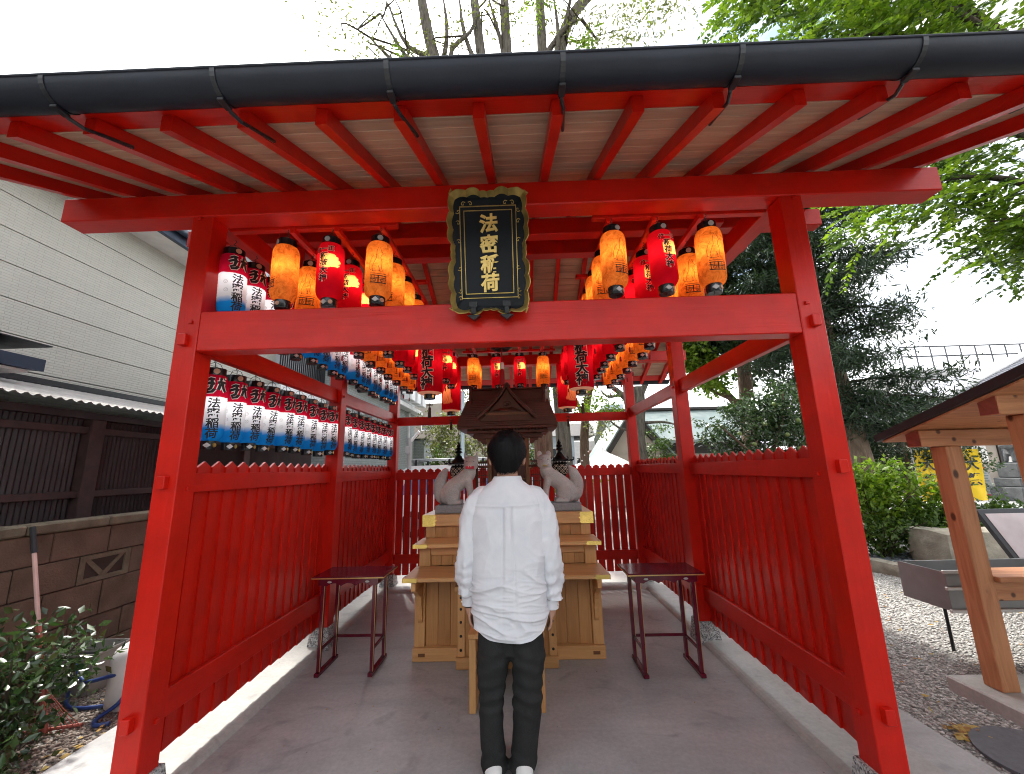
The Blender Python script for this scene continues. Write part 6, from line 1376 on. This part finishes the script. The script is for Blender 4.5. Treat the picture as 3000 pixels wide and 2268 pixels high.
part('gable_wall', prism([(-.95,0),(1.6,0),(1.6,1.6),(.0,3.35),(-.95,2.0)], 0, 3.0, 'Y'), M_HALLW, t)
for s in (-1, 1): part('barge_board', prism([(0,3.75),(s*1.5,1.55),(s*1.3,1.50),(0,3.40)] if s < 0 else [(0,3.75),(1.9,1.35),(1.7,1.3),(0,3.40)], -.35, -.22, 'Y'), M_DKWOOD, t)
part('roof_side', prism([(-.02,3.8),(-1.6,1.5),(-1.6,1.42),(-.02,3.7)], -.4, 3.2, 'Y'), M_VERD, t); part('roof_side', prism([(.02,3.8),(2.0,1.35),(2.0,1.27),(.02,3.7)], -.4, 3.2, 'Y'), M_VERD, t)
part('eave_beam', box(-.9, 1.5, -.1, -.002, 1.75, 1.95), M_HALLW, t)
t = thing('tower_block', (14.6, 62, 0), 'distant blue grey tower block above the rear tie beam', 'building')
part('wall', box(-1.3, 1.6, -2, 2, 0, 11.0), plain('blue_grey_panel', (.36,.42,.48), .6), t); part('wall', box(-1.8, -1.301, -2, 2, 0, 10.3), plain('blue_grey_panel', (.36,.42,.48), .6), t)
for k in range(3): 
    for j in range(2): part('window', box(-1.0+1.2*j, -.1+1.2*j, -2.03, -2.001, 6.6+1.4*k, 7.3+1.4*k), M_GLASS, t)
t = thing('brown_building', (-3.2, 27, 0), 'plain brown rendered building behind the shrubs left of the shrine', 'building')
part('wall', box(-6.5, 5.2, 0, 5, 0, 6.4), M_BROWNW, t)
for x in (-3.4, -.8, 2.2):
    for z in (2.6, 4.4): w = part('window', box(x-.5, x+.5, -.04, -.001, z, z+1.0), M_WTRIM, t); part('pane', box(x-.44, x+.44, -.044, -.0405, z+.06, z+.94), M_GLASS, w)
t = thing('blue_grey_house', (2.1, 20, 0), 'small house with white window wall and brick strip left of the tent', 'house')
part('wall', box(-1.9, .9, 0, 4, 0, 3.2), plain('blue_grey_panel', (.36,.42,.48), .6), t); part('white_bay', box(.901, 2.0, -.1, 4, 0, 2.9), M_WTRIM, t); part('brick_strip', box(1.35, 1.8, -.13, -.101, 0, 2.4), m_tile('red_brick', (.36,.16,.1), (.42,.2,.13), 6.0), t)
for x in (-1.2, .0): w = part('window', box(x-.35, x+.35, -.03, -.001, 1.4, 2.6), M_WTRIM, t); part('pane', box(x-.3, x+.3, -.034, -.0305, 1.45, 2.55), M_GLASS, w)
w = part('window', box(1.0, 1.28, -.13, -.101, 1.2, 2.0), M_BLACKMETAL, t)
part('roof', prism([(-.2,3.2),(2.0,4.1),(4.2,3.2)], -2.0, 2.1, 'X'), M_DKWOOD, t)
# white flat building with rooftop railing and the tiled office on the right
t = thing('white_flat_building', (34, 30, 0), 'white flat roofed building with rooftop railing far right', 'building')
M_WHITEB = plain('white_render', (.46,.46,.44), .7, 0, .05, 1); M_RAILB = plain('dark_steel_rail', (.07,.075,.085), .6)
part('wall', box(-4.8, 12, -2, 6, 0, 8.1), M_WHITEB, t); part('plant_box', box(4.2, 5.8, -1.2, 0, 8.1, 8.9), plain('pale_green_box', (.5,.58,.54), .6), t)
for z in (9.15, 9.9): part('rail', tube([(-4.8,-1.9,z),(7.5,-1.9,z)], .06, 6), M_RAILB, t)
for k in range(12): part('baluster', tube([(-4.8+1.118*k,-1.9,8.1),(-4.8+1.118*k,-1.9,9.9)], .05, 6), M_RAILB, t)
M_KAWARA = None
def m_kawara():
    t = NT('silver_roof_tile'); v = t.coord('Object'); a = t.n('ShaderNodeTexWave', {'Vector': v, 'Scale': 1.15, 'Distortion': 0.0}, bands_direction='X').outputs['Fac']; b = t.n('ShaderNodeTexWave', {'Vector': v, 'Scale': 2.2, 'Distortion': 0.0}, bands_direction='Z', wave_profile='SAW').outputs['Fac']; h = t.math('ADD', a, t.math('MULTIPLY', b, .7)); c = t.ramp(h, [(.1, (.10,.10,.115)), (.9, (.25,.25,.275)), (1.5, (.32,.32,.35))]); return t.done(t.bsdf(c, .45, .1, t.bump(h, .6, .08), .5))
t = thing('tiled_office', (20.5, 16.2, 0), 'shrine office with silver tiled roof and notice window on the far right', 'building')
part('wall', box(-3.6, 5, 0, 4, 0, 2.5), M_HALLW, t)
part('roof', ([(-5.2,-1.2,2.75),(14,-1.2,2.75),(14,5.5,8.0),(11.0,5.5,8.0),(-5.2,10,2.75),(14,10,2.75),(-5.2,-1.2,2.6),(14,-1.2,2.6),(14,10,2.6),(-5.2,10,2.6)], [(0,1,2,3),(0,3,4),(3,2,5,4),(0,6,7,1),(0,4,9,6),(6,9,8,7),(1,7,8,5,2),(4,5,8,9)]), m_kawara(), t)
part('hip_ridge', tube([(-5.2,-1.2,2.84),(11.0,5.5,8.1)], .16, 8), M_WTRIM, t, True)
w = part('serving_window', box(.4, 2.6, -.06, -.001, .95, 2.3), M_DKWOOD, t); part('pane', box(.5, 2.5, -.066, -.0605, 1.05, 2.22), M_GLASS, w)
for k, (x, z, a, b, c) in enumerate(((.62,1.75,.22,.4,'y'),(.62,1.3,.22,.3,'w'),(1.3,1.25,.45,.7,'w'),(1.9,1.5,.35,.55,'w'),(-.75,1.35,.6,.72,'w'))): part('notice', box(x, x+a, -.09-.002*k, -.085-.002*k, z, z+b), M_LED if c == 'w' else plain('yellow_paper', (.75,.55,.05), .7), t)
part('counter', box(.2, 3.4, -.7, -.08, .86, .94, .01), plain('red_brown_counter', (.28,.1,.07), .5), t); part('counter_front', box(.5, 3.4, -.5, -.081, .0, .859), M_WHITEB, t)
t = thing('stone_lion', (18.4, 13.4, -.05), 'dark stone guardian lion on a stacked block pedestal before the office', 'statue')
M_DSTONE = plain('dark_weathered_stone', (.075,.078,.08), .9, 0, .35, 5, .6, 25)
for a, z0_, z1 in ((.75,0,.5),(.62,.501,.82),(.5,.821,1.35)): part('pedestal_block', box(-a, a, -a*.7, a*.7, z0_, z1, .03), M_DSTONE, t)
organic('lion', join(spline([(.25,0,1.5),(.0,0,1.72),(-.25,0,1.85)], [.2,.22,.2]), ball((-.3,0,2.02), (.19,.18,.17), 14, 9), ball((-.46,0,1.96), (.1,.11,.09), 12, 8), *[capsule((-.25,s*.12,1.7), (-.3,s*.12,1.42), .07, .06) for s in (-1, 1)], *[ball((.22,s*.13,1.48), (.18,.09,.15), 12, 8) for s in (-1, 1)], spline([(.38,0,1.5),(.45,0,1.75),(.35,0,1.95)], [.07,.09,.03])), M_DSTONE, t, .025, 4)
t = thing('notice_stand', (18.3, 14.5, -.05), 'white upright notice stand with red headings beside the stone pedestal', 'sign board')
part('board', rot(box(-.24, .24, -.02, .02, .05, 1.25, .005), 'X', -.12), M_WHITEB, t)
for k, (z, h, m) in enumerate(((1.13,.08,plain('red_heading', (.6,.05,.06), .6)),(.1,.07,plain('red_heading', (.6,.05,.06), .6)))): part('heading', rot(box(-.2, .2, -.026, -.0215, z, z+h), 'X', -.12), m, t)
for k in range(8): part('text_line', rot(box(-.18, .18-.03*(k % 3), -.025, -.0215, .25+.1*k, .29+.1*k), 'X', -.12), plain('green_grey_ink', (.2,.28,.26), .7), t)
for i, (x, y, l) in enumerate(((12.25,9.3,'right'),(11.15,9.35,'left'))):
    t = thing('yellow_banner', (x, y, -.05), f'yellow banner with black characters among the bushes, {l} of the two', 'banner', 'yellow banners')
    part('pole', tube([(-.33,0,0),(-.33,0,2.0)], .014, 8), M_WTRIM, t)
    V = [(-.31+.6*i_/8, .03*math.sin(i_*.9+j*.5), .45+1.35*j/10) for j in range(11) for i_ in range(9)]; F = [(j*9+i_, j*9+i_+1, (j+1)*9+i_+1, (j+1)*9+i_) for j in range(10) for i_ in range(8)]
    cl_ = part('cloth', (V, F), plain('yellow_cloth', (.75,.5,.01), .8, 0, .06), t, True)
    for k, c in enumerate('大祭'):
        g = text2d(c, .36, .03); me = bpy.data.meshes.new('character'); me.from_pydata([(x_, -.045, z_) for x_, z_ in g[0]], [], g[1]); me.materials.append(M_INK); add('character', me, cl_, (.0, 0, 1.42-.42*k))

# added row of trees out of view behind the camera, dimming low front light
gme = clumps(in_ellipsoids([(x, -17+random.uniform(-1.5, 1.5), z, 3.2, 2.2, 2.6) for x in (-23,-18.5,-14,-9.5,-5,-.5,4,8.5,13,17.5,22) for z in (2.6,)], 400, .4), 15000, .55, .55, .42, M_LDARK, 'added_shade_grove', .2, .8)
o = add('added_shade_grove', gme); tag(o, 'added unseen mass of dark leaves behind the viewer, dimming light from the front', 'trees', kind='stuff')
